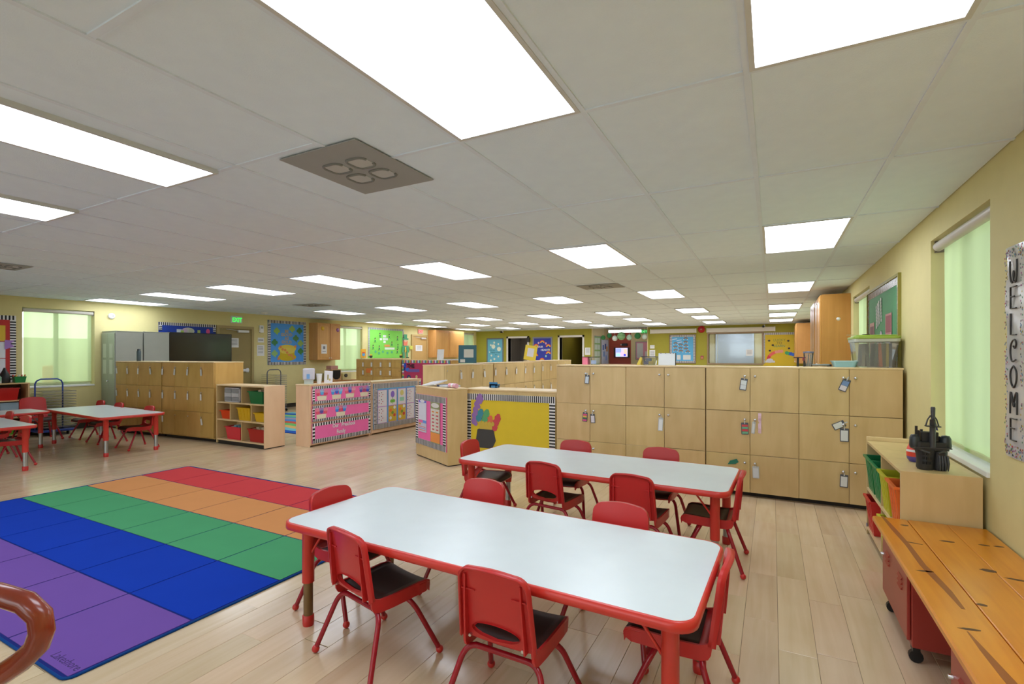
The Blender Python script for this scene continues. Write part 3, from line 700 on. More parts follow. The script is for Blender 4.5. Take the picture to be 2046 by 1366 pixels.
# lockers in the middle, doors towards the right wall
MID = []
for (y0, n, wd, H, lb) in ((6.02, 4, .3525, 1.20, 'near'), (7.46, 5, .396, 1.215, 'middle'), (9.46, 4, .43, 1.235, 'far')):
    cols = [i*wd for i in range(n)]+[n*wd]
    t, ks = lockers('%s birch locker bank of the row in the middle, behind the yellow pot board' % lb, (-4.3, y0, 0), PI/2, cols, [.045, .43, .82, H-.016], .4, BIRCH, 'birch locker banks in the middle', 'L', small=True)
    for i in range(n):
        for j in (2, 1):
            if lb == 'near' and (i == 0 or j == 1): continue
            tt = thing('name_tag', 'narrow name tag on the %s row, %s door of the %s middle lockers' % (rn[2-j], NTH[i], lb), 'name tag', (-4.3+.035, y0+i*wd+.037, (.43, .82, H-.016)[j]-.077), PI/2, 'name tags on the middle lockers')
            tt.rotation_euler = (0, math.radians(rnd.uniform(-10, 10)), PI/2)
            MB().box(-.024, .024, -.002, 0, -.13, -.03).build('card', P((222, 222, 226), .5), tt); MB().box(-.005, .005, -.0025, 0, -.03, .004).build('strap', P((150, 150, 152), .4), tt)
# third bank far left, before the green board
lockers('brown locker bank of small doors below the green running figures board', (-10.07, 10.0, 0), 0, [0, .30, .61, .93, 1.25, 1.56], [.05, .31, .545, .78, 1.015, 1.232], .4, BIRCH_L, 'brown locker banks far back', 'R', small=True)
for i, c in enumerate((.30, .61, .93, 1.25)):
    for j, z in enumerate((1.232, 1.015)):
        tt = thing('name_tag', 'name tag on the %s row, %s door of the small lockers under the green board' % (rn[j], NTH[i]), 'name tag', (-10.07+c-.04, 9.965, z-.06), 0, 'name tags on the small lockers')
        MB().box(-.028, .028, -.002, 0, -.13, -.02).build('card', P((224, 222, 216), .5), tt); MB().box(-.005, .005, -.0025, 0, -.02, .004).build('strap', P((150, 150, 152), .4), tt)
tag(MB().box(-.1, .1, -.002, 0, -.07, .05).build('paper_note', P((232, 130, 66), .6), None, (-9.6, 9.975, .945)), 'orange paper note taped to the small brown lockers below the green board', 'paper')

# ------------------------------------------------------------------ bulletin boards
def stripes(b, x0, x1, z0, z1, pitch, vertical, y=-.0145, cols=(0, 1), duty=.5):
    b.box(x0, x1, y, y+.002, z0, z1, cols[0])
    if vertical:                     # stripes run up and down along x
        n = max(1, round((x1-x0)/pitch)); p = (x1-x0)/n
        for i in range(n): b.box(x0+i*p, x0+i*p+p*duty, y-.0012, y+.0006, z0+.0005, z1-.0005, cols[1])
    else:
        n = max(1, round((z1-z0)/pitch)); p = (z1-z0)/n
        for i in range(n): b.box(x0+.0005, x1-.0005, y-.0012, y+.0006, z0+i*p, z0+i*p+p*duty, cols[1])
def board(label, fr, w, h, col, bw=.06, pitch=.035, frame=None, name='bulletin_board', cat='bulletin board', sides=(1, 1, 1, 1), c0=None, c1=None, group=None):
    loc, rz = fr; t = thing(name, label, cat, loc, rz, group)
    MB().box(0, w, -.012, -.0005, 0, h).build('backing_paper', P(col, .65), t)
    if frame:
        b = MB()
        for q in ((-.025, 0, -.025, h+.025), (w, w+.025, -.025, h+.025), (0, w, -.025, 0), (0, w, h, h+.025)): b.box(q[0], q[1], -.024, -.0005, q[2], q[3])
        b.build('frame', P(frame, .5), t)
    if bw:
        mm = [c0 or STW, c1 or STB]
        for k, (x0, x1, z0, z1, v) in enumerate(((0, w, h-bw, h, True), (0, w, 0, bw, True), (0, bw, bw, h-bw, False), (w-bw, w, bw, h-bw, False))):
            if sides[k]: b = MB(); stripes(b, x0, x1, z0, z1, (pitch[0 if v else 1] if isinstance(pitch, tuple) else pitch), v); b.build('striped_border', mm, t)
    return t
CN = [0]
def cut(t, nm, shapes, y=-.0155, th=.0012):          # shapes: (outline, colour); a paper cut-out with its layers
    b = MB(); ms = []; CN[0] += 1; y -= .0003*(CN[0] % 9)
    for q, (pts, c) in enumerate(shapes):
        m = P(c, .65)
        if m not in ms: ms.append(m)
        b.prism(pts, y-q*.0006, y+th-q*.0006, ms.index(m))
    return b.build(nm, ms, t)
def rc(x0, x1, z0, z1): return [(x0, z0), (x1, z0), (x1, z1), (x0, z1)]
def shamrock(x, z, r, c): return [(ell(x-r*.45, z, r*.44, n=10), c), (ell(x+r*.45, z, r*.44, n=10), c), (ell(x, z+r*.45, r*.44, n=10), c), (ell(x, z-r*.4, r*.4, n=10), c), ([(x-.12*r, z), (x+.12*r, z), (x+.3*r, z-r), (x+.12*r, z-r)], c)]
def arc(x, z, r0, r1, a0=0, a1=PI, n=9):
    return [(x+r1*math.cos(a0+(a1-a0)*i/n), z+r1*math.sin(a0+(a1-a0)*i/n)) for i in range(n+1)]+[(x+r0*math.cos(a1-(a1-a0)*i/n), z+r0*math.sin(a1-(a1-a0)*i/n)) for i in range(n+1)]
def rainbow(t, x, z, r, cs=((214, 60, 60), (236, 150, 60), (230, 210, 80)), clouds=True):
    sh = [(arc(x, z, r*(1-.2*(k+1)), r*(1-.2*k)), c) for k, c in enumerate(cs)]
    if clouds: sh += [(ell(x-r*.8, z, r*.24, r*.15, 8), (236, 240, 244)), (ell(x+r*.8, z, r*.24, r*.15, 8), (236, 240, 244))]
    return cut(t, 'rainbow_cutout', sh)
def tulips(t, x, z, w, cs):           # handprint flowers over a planter strip
    sh = [([(x-w*.42, z), (x+w*.42, z), (x+w*.48, z+w*.34), (x-w*.48, z+w*.34)], (232, 222, 196))]
    for k, c in enumerate(cs):
        cx = x+(k-1)*w*.38; cz = z+w*.5+(.05*w if k == 1 else 0); lt = tuple(min(255, int(q*.6+100)) for q in c)
        sh += [(ell(cx, cz, w*.17, w*.15, 9), c)]+[([(cx+w*a-w*.04, cz+w*.08), (cx+w*a+w*.04, cz+w*.08), (cx+w*a*1.5+w*.035, cz+w*h_), (cx+w*a*1.5-w*.035, cz+w*h_)], lt) for a, h_ in ((-.13, .28), (-.045, .36), (.045, .36), (.13, .28))]
    return cut(t, 'handprint_flowers', sh)

# left wall, front to back
t = board('red bulletin board with coffee pot pictures at the left edge of the photo', FL(2.3, .86), 1.19, 1.15, (196, 48, 46), .075, .045)
cut(t, 'picture_card', [(rc(.62, 1.06, .72, .98), (226, 186, 60)), (ell(.84, .82, .09, .09), (70, 76, 150)), (rc(.8, .88, .9, .93), (50, 60, 90))])
cut(t, 'picture_card', [(rc(.62, 1.06, .44, .71), (226, 228, 236)), (ell(.84, .54, .08, .08), (64, 84, 176)), (rc(.81, .87, .61, .65), (64, 84, 176))])
cut(t, 'picture_card', [(rc(.62, 1.06, .12, .43), (224, 224, 232)), (rc(.74, .93, .17, .36), (226, 84, 150)), (arc(.94, .27, .03, .055, -PI/2, PI/2), (200, 70, 130))])
cut(t, 'paper_flag', [([(1.05, .58), (1.17, .63), (1.12, .68), (1.17, .73), (1.05, .74)], (168, 126, 200))], -.02)
loc, rz = FL(4.83, 2.10); t = thing('wall_speaker', 'round white alarm on the wall above the grey metal cabinets', 'alarm', loc, rz)
MB().lathe([(.055, 0), (.055, -.03), (.04, -.045), (.001, -.048)], (0, 0, 0), 18, 0, 'y').build('body', WHITE, t); MB().lathe([(.012, -.052), (.012, -.044)], (.012, 0, .0), 8, 0, 'y').build('sounder', GREY, t)
t = board('blue banner board with striped border above the black television', FL(5.64, 1.80), 1.16, .235, (30, 62, 160), .062, .04, sides=(1, 0, 1, 1))
cut(t, 'cloud_cutout', [(ell(.57, .07, .13, .075, 12), (200, 200, 190)), (ell(.5, .08, .05, .05), (206, 180, 200)), (ell(.63, .075, .05, .06), (190, 196, 170)), (rc(.34, .44, .02, .1), (206, 214, 220)), (rc(.42, .48, .02, .08), (176, 204, 90)), (rc(.76, .82, .03, .1), (176, 196, 110))])
cut(t, 'pink_cutout', [(ell(.985, .075, .042, .06), (236, 92, 150))])
t = board('blue pot of gold bulletin board reading be good as gold', FL(8.07, 1.10), 1.10, 1.13, (78, 156, 236), .075, .042, group=None)
for x, z, s, c in ((.24, .86, .1, (146, 186, 90)), (.68, .93, .1, (150, 184, 100)), (.9, .89, .1, (76, 126, 66)), (.79, .69, .1, (84, 134, 78)), (.18, .57, .1, (66, 134, 82)), (.93, .56, .1, (150, 184, 100)), (.18, .29, .1, (146, 190, 120)), (.93, .35, .1, (66, 134, 72))): cut(t, 'shamrock_cutout', shamrock(x, z, s, c))
cut(t, 'pot_of_gold', [(ell(.54, .20, .26, .1, 16), (206, 178, 24)), (rc(.33, .75, .2, .36), (206, 178, 24)), (ell(.54, .42, .26, .1, 16), (222, 200, 80)), (ell(.54, .36, .22, .08, 14), (222, 204, 90))]+[(ell(.29+.5*((i*37) % 100)/100, .16+.36*((i*61) % 100)/100, .035, .035, 8), (222, 140, 80)) for i in range(9)], -.0155)
for q, (s_, z_) in enumerate((('BE', .83), ('GOOD', .74), ('AS', .645), ('GOLD', .55))): textmesh(s_, .105, 'paper_letters', P((190, 166, 110), .6), t, (.52, -.0165, z_), bold=.003)
loc, rz = FL(7.14, 2.10); t = thing('exit_sign', 'green lit exit sign above the tan door on the left wall', 'exit sign', loc, rz)
MB().box(0, .26, -.04, 0, 0, .165).build('housing', P((222, 232, 220), .5), t, bevel=.004); textmesh('EXIT', .14, 'lit_letters', P((60, 240, 90), .5, 0, .5, .9), t, (.135, -.041, .03), bold=.004, sx=.8)
loc, rz = FL(7.84, 1.90); t = thing('thermostat', 'white thermostat box on the wall right of the exit sign door', 'thermostat', loc, rz); MB().box(0, .1, -.05, 0, 0, .18).build('housing', WHITE, t, bevel=.008); MB().box(.02, .08, -.052, -.049, .1, .15).build('display', GREY, t)
def paper(lb, fr, w, h, cs=(), base=(230, 230, 230), nm='paper_notice', y=-.003):
    t = thing(nm, lb, 'paper', fr[0], fr[1]); MB().box(0, w, y, -.0005, 0, h).build('sheet', P(base, .6), t)
    if cs: b = MB(); [b.box(x0*w, x1*w, y-.0008, y, z0*h, z1*h, 0) for x0, x1, z0, z1 in cs]; b.build('print', P((130, 130, 136), .6), t)
    return t
LN = [(.15, .85, .8-.13*i, .84-.13*i) for i in range(5)]
paper('small white notice below the thermostat', FL(7.81, 1.66), .16, .12, [(.1, .9, .4, .6)]); paper('white sheet below the small notice right of the tan door', FL(7.79, 1.33), .19, .27, LN)
o = paper('white sheet taped to the tan exit door beside the television', FL(7.10, 1.53, .022), .22, .22, LN)
# cabinets on the left wall
def wallcab(lb, fr, widths, depth, h, m, arch=True, group='wooden wall cabinets', knob=True):
    loc, rz = fr; t = thing('wall_cabinet', lb, 'cabinet', loc, rz, group); W = sum(widths)
    MB().box(0, W, -depth, -.001, 0, h).build('carcass', m, t, bevel=.002); x = 0
    for i, w_ in enumerate(widths):
        b = MB(); b.box(x+.008, x+w_-.008, -depth-.02, -depth, .01, h-.01); d = b.build('door', m, t, bevel=.003)
        i0, i1, z0, z1 = x+.06, x+w_-.06, .07, h-.07
        top = [(i1-(i1-i0)*k/8, z1-.03*(1-math.sin(PI*k/8)) if arch else z1) for k in range(9)]
        MB().prism([(i0, z0), (i1, z0)]+top, -depth-.0255, -depth-.019).build('raised_panel', m, d, bevel=.003)
        if knob: MB().lathe([(.001, -depth-.045), (.012, -depth-.04), (.012, -depth-.03), (.005, -depth-.02)], (x+(w_-.03 if i % 2 == 0 else .03), 0, .05), 10, 0, 'y').build('knob', WHITE, d)
        x += w_
    return t
t = wallcab('oak wall cabinet between the blue gold board and the left window', FL(9.27, 1.22), [.41, .36], .33, 1.0, OAK)
for lb, u, z, c in (('yellow smiling sun sticker on the left oak wall cabinet', 9.42, 2.07, (222, 180, 40)), ('purple balloon sticker on the left oak wall cabinet', 9.92, 2.05, (170, 110, 170))):
    loc, rz = FL(u, z, .36); o = MB().lathe([(.001, -.002), (.055, -.002), (.055, 0)], (0, 0, 0), 14, 0, 'y').build('sticker', P(c, .5), None, loc, rz); tag(o, lb, 'sticker')
paper('white flyer on the door of the left oak wall cabinet', FL(9.37, 1.39, .36), .18, .25, [(.3, .7, .5, .8), (.2, .8, .2, .26)])
wallcab('orange oak wall cabinet beyond the second exit door', FL(14.23, 1.27), [.78, .95], .33, .98, OAK, False, knob=False)
# green board with running figures
t = board('bright green bulletin board with running leprechaun cut-outs', FL(11.39, 1.26), 1.58, .95, (132, 218, 88), .06, .03, sides=(1, 0, 1, 1), c1=P((70, 70, 76), .6))
def figure(t, x, z, s, hat=(40, 60, 50), coat=(40, 130, 90)):
    cut(t, 'figure_cutout', [(rc(x-.3*s, x+.3*s, z+1.5*s, z+2.1*s), hat), (rc(x-.5*s, x+.5*s, z+1.42*s, z+1.55*s), hat), (ell(x, z+1.15*s, .32*s, .34*s, 8), (214, 160, 120)), ([(x-.4*s, z), (x+.4*s, z), (x+.35*s, z+.9*s), (x-.35*s, z+.9*s)], coat),
        ([(x-.35*s, z), (x-.1*s, z), (x-.6*s, z-.75*s), (x-.85*s, z-.7*s)], (60, 110, 80)), ([(x+.1*s, z), (x+.35*s, z), (x+.75*s, z-.6*s), (x+.5*s, z-.75*s)], (60, 110, 80)), (rc(x-1.1*s, x-.6*s, z-.85*s, z-.7*s), (226, 150, 60))])
for x, z in ((.49, .68), (.28, .52), (.2, .3), (.46, .28), (.9, .66), (1.02, .42), (1.28, .6), (1.3, .34), (1.27, .18)): figure(t, x, z, .055)
for x, z in ((.3, .2), (.45, .15), (.62, .2), (.82, .16), (1.02, .19)): cut(t, 'star_cutout', [(ell(x, z, .05, .045, 6), (90, 180, 130))])
for x0, x1, z in ((.62, .76, .66), (.62, .84, .57), (.64, .74, .48), (.7, 1.14, .27), (.48, .58, .56)): cut(t, 'word_strip', [(rc(x0, x1, z, z+.07), (226, 236, 226))])
cut(t, 'word_strip', [(rc(.68, .92, .36, .43), (226, 160, 90))])
for x in (.11, 1.44): cut(t, 'pot_cutout', [(ell(x, .05, .07, .05, 10), (50, 46, 44)), (ell(x, .1, .06, .025, 8), (222, 196, 60))])
loc, rz = FL(12.86, 1.25, .03); t = thing('paper_figure', 'tall green paper leprechaun with orange beard beside the green board', 'paper figure', loc, rz)
cut(t, 'hat', [(rc(.08, .24, .66, .8), (74, 156, 110)), (rc(.02, .3, .62, .67), (74, 156, 110))]); cut(t, 'face_and_beard', [([(.05, .58), (.27, .58), (.24, .42), (.16, .34), (.08, .42)], (232, 130, 100)), (ell(.16, .585, .08, .04), (220, 180, 150))])
cut(t, 'coat', [([(.02, .42), (.3, .42), (.34, .2), (.24, .18), (.22, .3), (.1, .3), (.08, .18), (-.02, .2)], (80, 164, 116)), (rc(.13, .19, .2, .38), (214, 190, 70))]); cut(t, 'leg', [(rc(.04, .12, 0, .2), (80, 160, 116))]); cut(t, 'leg', [(rc(.2, .28, 0, .2), (80, 160, 116)), (rc(.19, .33, 0, .03), (50, 40, 40))])
cut(t, 'sign', [(rc(.36, .52, .3, .42), (206, 208, 92))])
loc, rz = FL(13.68, 2.10); t = thing('exit_sign', 'red lit exit sign above the second door on the left wall', 'exit sign', loc, rz); MB().box(0, .24, -.04, 0, 0, .16).build('housing', P((230, 190, 180), .5), t); textmesh('EXIT', .12, 'lit_letters', P((240, 70, 60), .5, 0, .5, 1.2), t, (.12, -.041, .035), bold=.004)
paper('white sheets taped to the second door of the left wall', FL(13.55, 1.5, .022), .35, .2, LN)
loc, rz = FL(14.3, 1.86); t = thing('wall_switch', 'pale switch plate right of the second left door', 'switch', loc, rz); MB().box(0, .11, -.01, 0, 0, .13).build('plate', WHITE, t); MB().box(.04, .07, -.016, -.009, .04, .09).build('toggle', GREY, t)
t = board('small yellow and red poster beside the left window', FL(11.1, 1.27), .2, .27, (228, 170, 50), 0); cut(t, 'picture', [(ell(.1, .1, .06, .05), (90, 160, 200)), (rc(.05, .16, .14, .17), (214, 60, 50))])

# far green wall, left to right
FG = P((120, 120, 124), .6)
t = board('light blue snow bulletin board on the far green wall, leftmost', FF(-10.27, .98), .78, 1.06, (104, 178, 206), .05, .02, c0=FG, c1=P((90, 92, 98), .6))
for x, z, r in ((.2, .78, .04), (.36, .88, .045), (.55, .82, .04), (.32, .72, .09), (.58, .62, .09), (.14, .5, .025), (.23, .36, .04), (.55, .32, .04), (.37, .22, .045), (.2, .16, .045)): cut(t, 'snowflake_cutout', [(ell(x, z, r, r, 10), (226, 230, 214))])
for s_, x_, z_ in (('We are', .27, .55), ('Happy to have', .42, .46), ('you', .45, .38)): textmesh(s_, .075, 'lettering', P((34, 100, 96), .6), t, (x_, -.0165, z_))
t = board('dark blue rainbow bulletin board between two doorways on the far wall', FF(-8.2, .98), .82, 1.07, (46, 56, 160), .055, .02, c0=P((150, 150, 160), .6), c1=P((120, 122, 130), .6))
for x, z in ((.41, .84), (.15, .7), (.66, .69), (.66, .42), (.13, .34), (.4, .16)): rainbow(t, x, z, .11, clouds=False)
for x, z, c in ((.25, .84, (222, 190, 206)), (.56, .82, (222, 170, 190)), (.11, .6, (170, 210, 222)), (.69, .58, (222, 214, 140)), (.56, .34, (150, 214, 206))): cut(t, 'drop_cutout', [(ell(x, z, .035, .045, 8), c)])
textmesh('OUR', .1, 'paper_letters', P((226, 222, 236), .6), t, (.33, -.0165, .66), bold=.003); textmesh('HEART', .1, 'paper_letters', P((206, 216, 236), .6), t, (.5, -.0165, .54), bold=.003)
loc, rz = FF(-8.4, 1.86); t = thing('wall_speaker', 'black speaker box beside the white framed opening on the far wall', 'speaker', loc, rz); MB().box(-.01, .09, -.1, 0, 0, .18).build('housing', BLACK, t, bevel=.005); MB().lathe([(.035, -.104), (.035, -.099)], (.04, 0, .06), 10, 0, 'y').build('speaker_cone', DARK, t)
loc, rz = FF(-8.75, 1.5); t = thing('rainbow_reflection', 'rainbow reflection put in as coloured arcs inside the grey office opening', 'rainbow reflection', (-8.72, 19.36, 1.45));  # a reflection in the opening, built as solid coloured arcs
for k, c in enumerate(((150, 70, 60), (170, 140, 70), (90, 120, 70))): cut(t, 'rainbow_band', [(arc(0, 0, .42-.08*k, .5-.08*k, PI/3, PI), c)])
paper('white sheet right of the dark doorway on the far wall', FF(-6.08, 1.36), .2, .27, LN)
t = board('blue rainbow bulletin board with white clouds on the far wall', FF(-3.06, 1.10), .80, .92, (92, 172, 220), .06, .03, frame=(128, 106, 88))
for x, z in ((.5, .78), (.5, .66), (.18, .62), (.34, .57), (.51, .54), (.17, .5), (.34, .46), (.51, .43), (.18, .39), (.35, .36), (.57, .34)): rainbow(t, x, z, .075, ((130, 100, 110), (150, 130, 110), (110, 120, 120)))
for x0, x1 in ((.22, .34), (.42, .66)): cut(t, 'white_card', [(rc(x0, x1, .1, .26), (216, 220, 220))])
for z, x in ((.76, .14), (.72, .28), (.65, .3)): cut(t, 'word_strip', [([(x-.07, z), (x+.09, z+.03), (x+.09, z+.06), (x-.07, z+.03)], (190, 210, 236))])
t = board('yellow lucky to learn bulletin board at the right end of the far wall', FF(-.27, 1.02), .92, 1.03, (208, 178, 36), .07, .028, sides=(1, 0, 1, 0))
for x, z in ((.18, .78), (.28, .64), (.2, .47), (.7, .77), (.72, .54)): cut(t, 'pot_cutout', [(ell(x, z, .034, .03, 9), (46, 44, 46)), (ell(x-.01, z+.035, .022, .012, 6), (222, 170, 60))])
for s_, z_, c in (('LUCKY', .76, (110, 140, 60)), ('TO', .67, (70, 90, 60)), ('LEARN', .58, (80, 140, 100))): textmesh(s_, .105, 'paper_letters', P(c, .6), t, (.46, -.0165, z_))
for k in range(9):
    a = PI*(1-k/16); x, z = .52+.36*math.cos(a), .2+.25*math.sin(a); cut(t, 'rainbow_flower', [(ell(x, z, .05, .05, 8), ((206, 60, 70), (226, 100, 90), (226, 150, 130))[k//3])])
for x, z, c in ((.66, .4, (60, 160, 100)), (.72, .38, (70, 170, 110)), (.77, .37, (50, 90, 200)), (.83, .35, (60, 110, 210))): cut(t, 'rainbow_flower', [(ell(x, z, .055, .055, 8), c)])
cut(t, 'cloud_cutout', [(ell(.2, .16, .1, .07, 10), (206, 204, 210)), (rc(.08, .34, .1, .16), (206, 204, 210))])
paper('white sheet taped inside the observation window on the far wall', FF(-.74, 1.33, -.05), .19, .2, LN)
for lb, x0, x1 in (('long pale screen housing left of the red bell on the far wall', -3.71, -2.22), ('long pale screen housing right of the red bell on the far wall', -1.9, .08)):
    loc, rz = FF(x0, 2.09); t = thing('blind_housing', lb, 'housing', loc, rz); MB().box(.02, x1-x0-.02, -.08, 0, 0, .14).build('casing', P((214, 208, 200), .5), t, bevel=.01)
    MB().box(0, .02, -.085, 0, -.005, .145).build('end_cap', WHITE, t); MB().box(x1-x0-.02, x1-x0, -.085, 0, -.005, .145).build('end_cap', WHITE, t)
loc, rz = FF(-2.065, 2.2); t = thing('alarm_bell', 'round red fire bell on the far green wall', 'bell', loc, rz); MB().lathe([(.001, -.09), (.05, -.085), (.1, -.05), (.115, -.01), (.115, 0)], (0, 0, 0), 20, 0, 'y').build('gong', P((176, 24, 30), .3), t); MB().lathe([(.001, -.1), (.02, -.098), (.02, -.08)], (0, 0, 0), 10, 0, 'y').build('centre_bolt', CHROME, t)
loc, rz = FF(-2.09, 1.22); t = thing('fire_alarm_pull', 'small red fire alarm pull right of the blue cloud board', 'fire alarm', loc, rz); MB().box(0, .09, -.03, 0, 0, .11).build('body', P((170, 80, 90), .5), t, bevel=.004); MB().box(.02, .07, -.04, -.028, .03, .05).build('handle', P((220, 190, 90), .5), t)
paper('small white notice right of the alcove on the far wall', FF(-3.73, 1.58), .15, .12, LN[:2]); paper('white sheet right of the alcove, below the small notice', FF(-3.75, 1.27), .19, .26, LN)
for lb, x, z in (('small dark security camera at the far wall ceiling, left', -9.52, 2.28), ('small dark security camera at the far wall ceiling, right', -.22, 2.25)):
    loc, rz = FF(x, z); t = thing('security_camera', lb, 'camera', loc, rz); MB().box(-.02, .02, -.03, 0, -.03, .05).build('mount', WHITE, t); MB().lathe([(.035, -.12), (.035, -.03)], (-.03, 0, -.01), 10, 0, 'y').build('camera_body', BLACK, t)
# alcove contents
loc = (-4.98, 19.5, 1.27); t = thing('television', 'wall mounted screen glowing on the maroon alcove wall', 'television', (-5.62, 19.5, 1.26)); MB().box(0, .62, -.06, 0, 0, .4).build('casing', BLACK, t)
b = MB(); b.box(.07, .55, -.064, -.06, .03, .38, 0).box(.08, .3, -.066, -.063, .2, .36, 1).box(.09, .26, -.067, -.063, .05, .16, 2).box(.4, .53, -.066, -.063, .06, .34, 3).prism(ell(.33, .14, .07, .1), -.067, -.063, 4).prism(ell(.44, .1, .05, .05), -.068, -.063, 5)
b.build('lit_picture', [P(c, .5, 0, .5, .9) for c in ((206, 200, 240), (150, 170, 240), (170, 230, 236), (236, 200, 170), (226, 190, 240), (70, 80, 220))], t)
t = thing('wall_camera', 'black box above the screen in the alcove', 'camera', (-5.3, 19.5, 1.72)); MB().box(0, .22, -.08, 0, 0, .1).build('housing', BLACK, t, bevel=.01); MB().box(-.06, 0, -.05, 0, .03, .07).build('mount', GREY, t)
t = board('grey framed pink noticeboard at the back of the alcove', ((-4.74, 19.5, 1.2), 0), .62, .66, (222, 150, 166), 0, frame=(130, 130, 140)); cut(t, 'white_sheet', [(rc(.03, .27, .05, .62), (214, 212, 206))]); cut(t, 'white_sheet', [(rc(.34, .5, .06, .3), (220, 214, 216))])
fa = ((-5.83, 17.55, 1.0), PI/2)
t = board('green and white notice board on the left side of the alcove', fa, .75, 1.05, (150, 190, 120), 0, frame=(140, 140, 146))
for i in range(4):
    for j in range(2): cut(t, 'white_sheet', [(rc(.06+.33*j, .36+.33*j, .06+.25*i, .25+.25*i), (206, 220, 206))])
t = board('white notice board with blue papers deeper in the alcove', ((-5.83, 18.45, 1.0), PI/2), .85, .95, (206, 212, 226), 0, frame=(160, 160, 170))
for x, z, c in ((.12, .55, (90, 120, 190)), (.4, .6, (60, 90, 150)), (.2, .3, (120, 160, 220)), (.6, .5, (222, 160, 70)), (.5, .15, (150, 180, 230))): cut(t, 'pinned_paper', [(rc(x, x+.18, z, z+.2), c)])
loc, rz = FF(-4.02, 2.10, .03); t = thing('exit_sign', 'green exit sign hanging at the right side of the alcove', 'exit sign', loc, rz); MB().box(0, .2, -.04, 0, 0, .14).build('housing', P((60, 170, 90), .5), t); textmesh('EXIT', .1, 'lit_letters', P((120, 250, 150), .5, 0, .5, 1), t, (.1, -.041, .035))
t = thing('counter', 'wooden counter inside the alcove', 'counter', (-5.8, 18.2, 0)); MB().box(0, 1.95, 0, .5, .98, 1.02).build('worktop', MAPLE, t); MB().box(.02, 1.93, .03, .48, 0, .98).build('body', CREAM, t)
for i, (x, z, r, c, lb) in enumerate(((-5.36, 1.98, .085, (60, 130, 70), 'dark green paper lantern, leftmost over the alcove'), (-5.13, 2.05, .09, (40, 120, 70), 'long dark green paper lantern over the alcove'), (-4.93, 1.95, .1, (226, 236, 230), 'white spotted paper lantern, left of the striped one'), (-4.7, 2.03, .145, (150, 196, 140), 'large green paper lantern with dark stripes'), (-4.42, 1.97, .1, (214, 240, 226), 'white paper lantern with green waves'), (-4.13, 2.02, .11, (50, 126, 70), 'dark green paper lantern under the exit sign'), (-3.89, 1.98, .09, (220, 232, 226), 'white paper lantern, rightmost over the alcove'))):
    t = thing('paper_lantern', lb, 'lantern', (x, YF-.12, z), 0, 'paper lanterns over the alcove'); MB().ball((0, 0, 0), r, 14).build('shade', P(c, .7), t)
    b = MB(); [b.lathe([(r*math.cos(a)*1.02, r*math.sin(a)-.006), (r*math.cos(a)*1.02, r*math.sin(a)+.006)], (0, 0, 0), 14) for a in (-.7, -.3, .1, .5)]; b.build('hoop', P((60, 110, 70) if i in (3, 4) else tuple(q*.8 for q in c), .7), t)
    MB().tube([(0, 0, r), (0, 0, ZC-z)], .004, 5).build('string', WHITE, t)
# right wall boards
t = board('green bulletin board with silver border beside the right locker bank', FR(7.0, 1.22), 1.58, .82, (84, 152, 106), .07, .05, frame=(150, 140, 60), c0=P((150, 140, 124), .25, .6), c1=P((90, 78, 62), .3, .5))
for x, z in ((.55, .42), (.63, .44), (.7, .46), (.8, .48)):
    cut(t, 'silver_letters', [(ell(x, z+.035*k, .028, .02, 6), (226, 226, 226)) for k in range(7)])
cut(t, 'photo_card', [(rc(.14, .42, .14, .48), (190, 150, 140)), (rc(.17, .39, .18, .44), (120, 84, 92))]); cut(t, 'photo_card', [(rc(1.02, 1.3, .14, .52), (196, 140, 140)), (rc(1.05, 1.27, .15, .32), (206, 204, 214)), (rc(1.05, 1.27, .34, .5), (160, 90, 100))]); cut(t, 'photo_card', [(rc(.55, .88, .05, .3), (150, 110, 90)), (ell(.64, .28, .05, .06), (214, 206, 222)), (ell(.8, .3, .06, .07), (214, 206, 222)), (rc(.58, .85, .08, .14), (120, 120, 116))])
t = thing('welcome_sign', 'tall white welcome sign with dotted border on the right wall, at the photo edge', 'sign', FR(3.2, .865)[0], -PI/2)
b = MB(); vs = []; ny = 24
for j in range(ny+1):
    for i in range(5): vs.append((.205*i/4+.004*math.sin(j*.9)*(1 if i in (0, 4) else 0), -.004-.004*math.sin(j*.8+i), .985*j/ny))
b.add(vs, [(j*5+i, j*5+i+1, j*5+i+6, j*5+i+5) for j in range(ny) for i in range(4)], 0, True); b.build('laminated_sheet', P((206, 204, 200), .15), t)
b = MB(); r2 = random.Random(3)
pal = [P(c, .5) for c in ((60, 60, 70), (190, 60, 60), (70, 110, 150), (200, 170, 60), (70, 130, 90), (150, 80, 130))]
for i in range(300):
    e = i % 6
    x, z = ((r2.uniform(.004, .034), r2.uniform(.01, .97)) if e < 2 else (r2.uniform(.17, .2), r2.uniform(.01, .97)) if e < 4 else (r2.uniform(.01, .195), r2.uniform(.93, .978)) if e == 4 else (r2.uniform(.01, .195), r2.uniform(.008, .06)))
    b.prism(ell(x, z, .0028, .0048, 6), -.0105, -.0095, r2.randrange(6))
o = b.build('dotted_border', pal, t); o['kind'] = 'stuff'
def stroke(b, pts, r=.0038):
    b.tube([(x, -.0105, z) for x, z in pts], r, 6)
def cur(*p):
    out = []; P_ = [Vector(q) for q in p]
    for i in range(len(P_)-1):
        a, b_, c, d = P_[max(i-1, 0)], P_[i], P_[i+1], P_[min(i+2, len(P_)-1)]
        for k in range(5):
            f = k/5; out.append(tuple(.5*((2*b_)+(-a+c)*f+(2*a-5*b_+4*c-d)*f*f+(-a+3*b_-3*c+d)*f**3)))
    return out+[tuple(P_[-1])]
INK = P((48, 46, 42), .4)
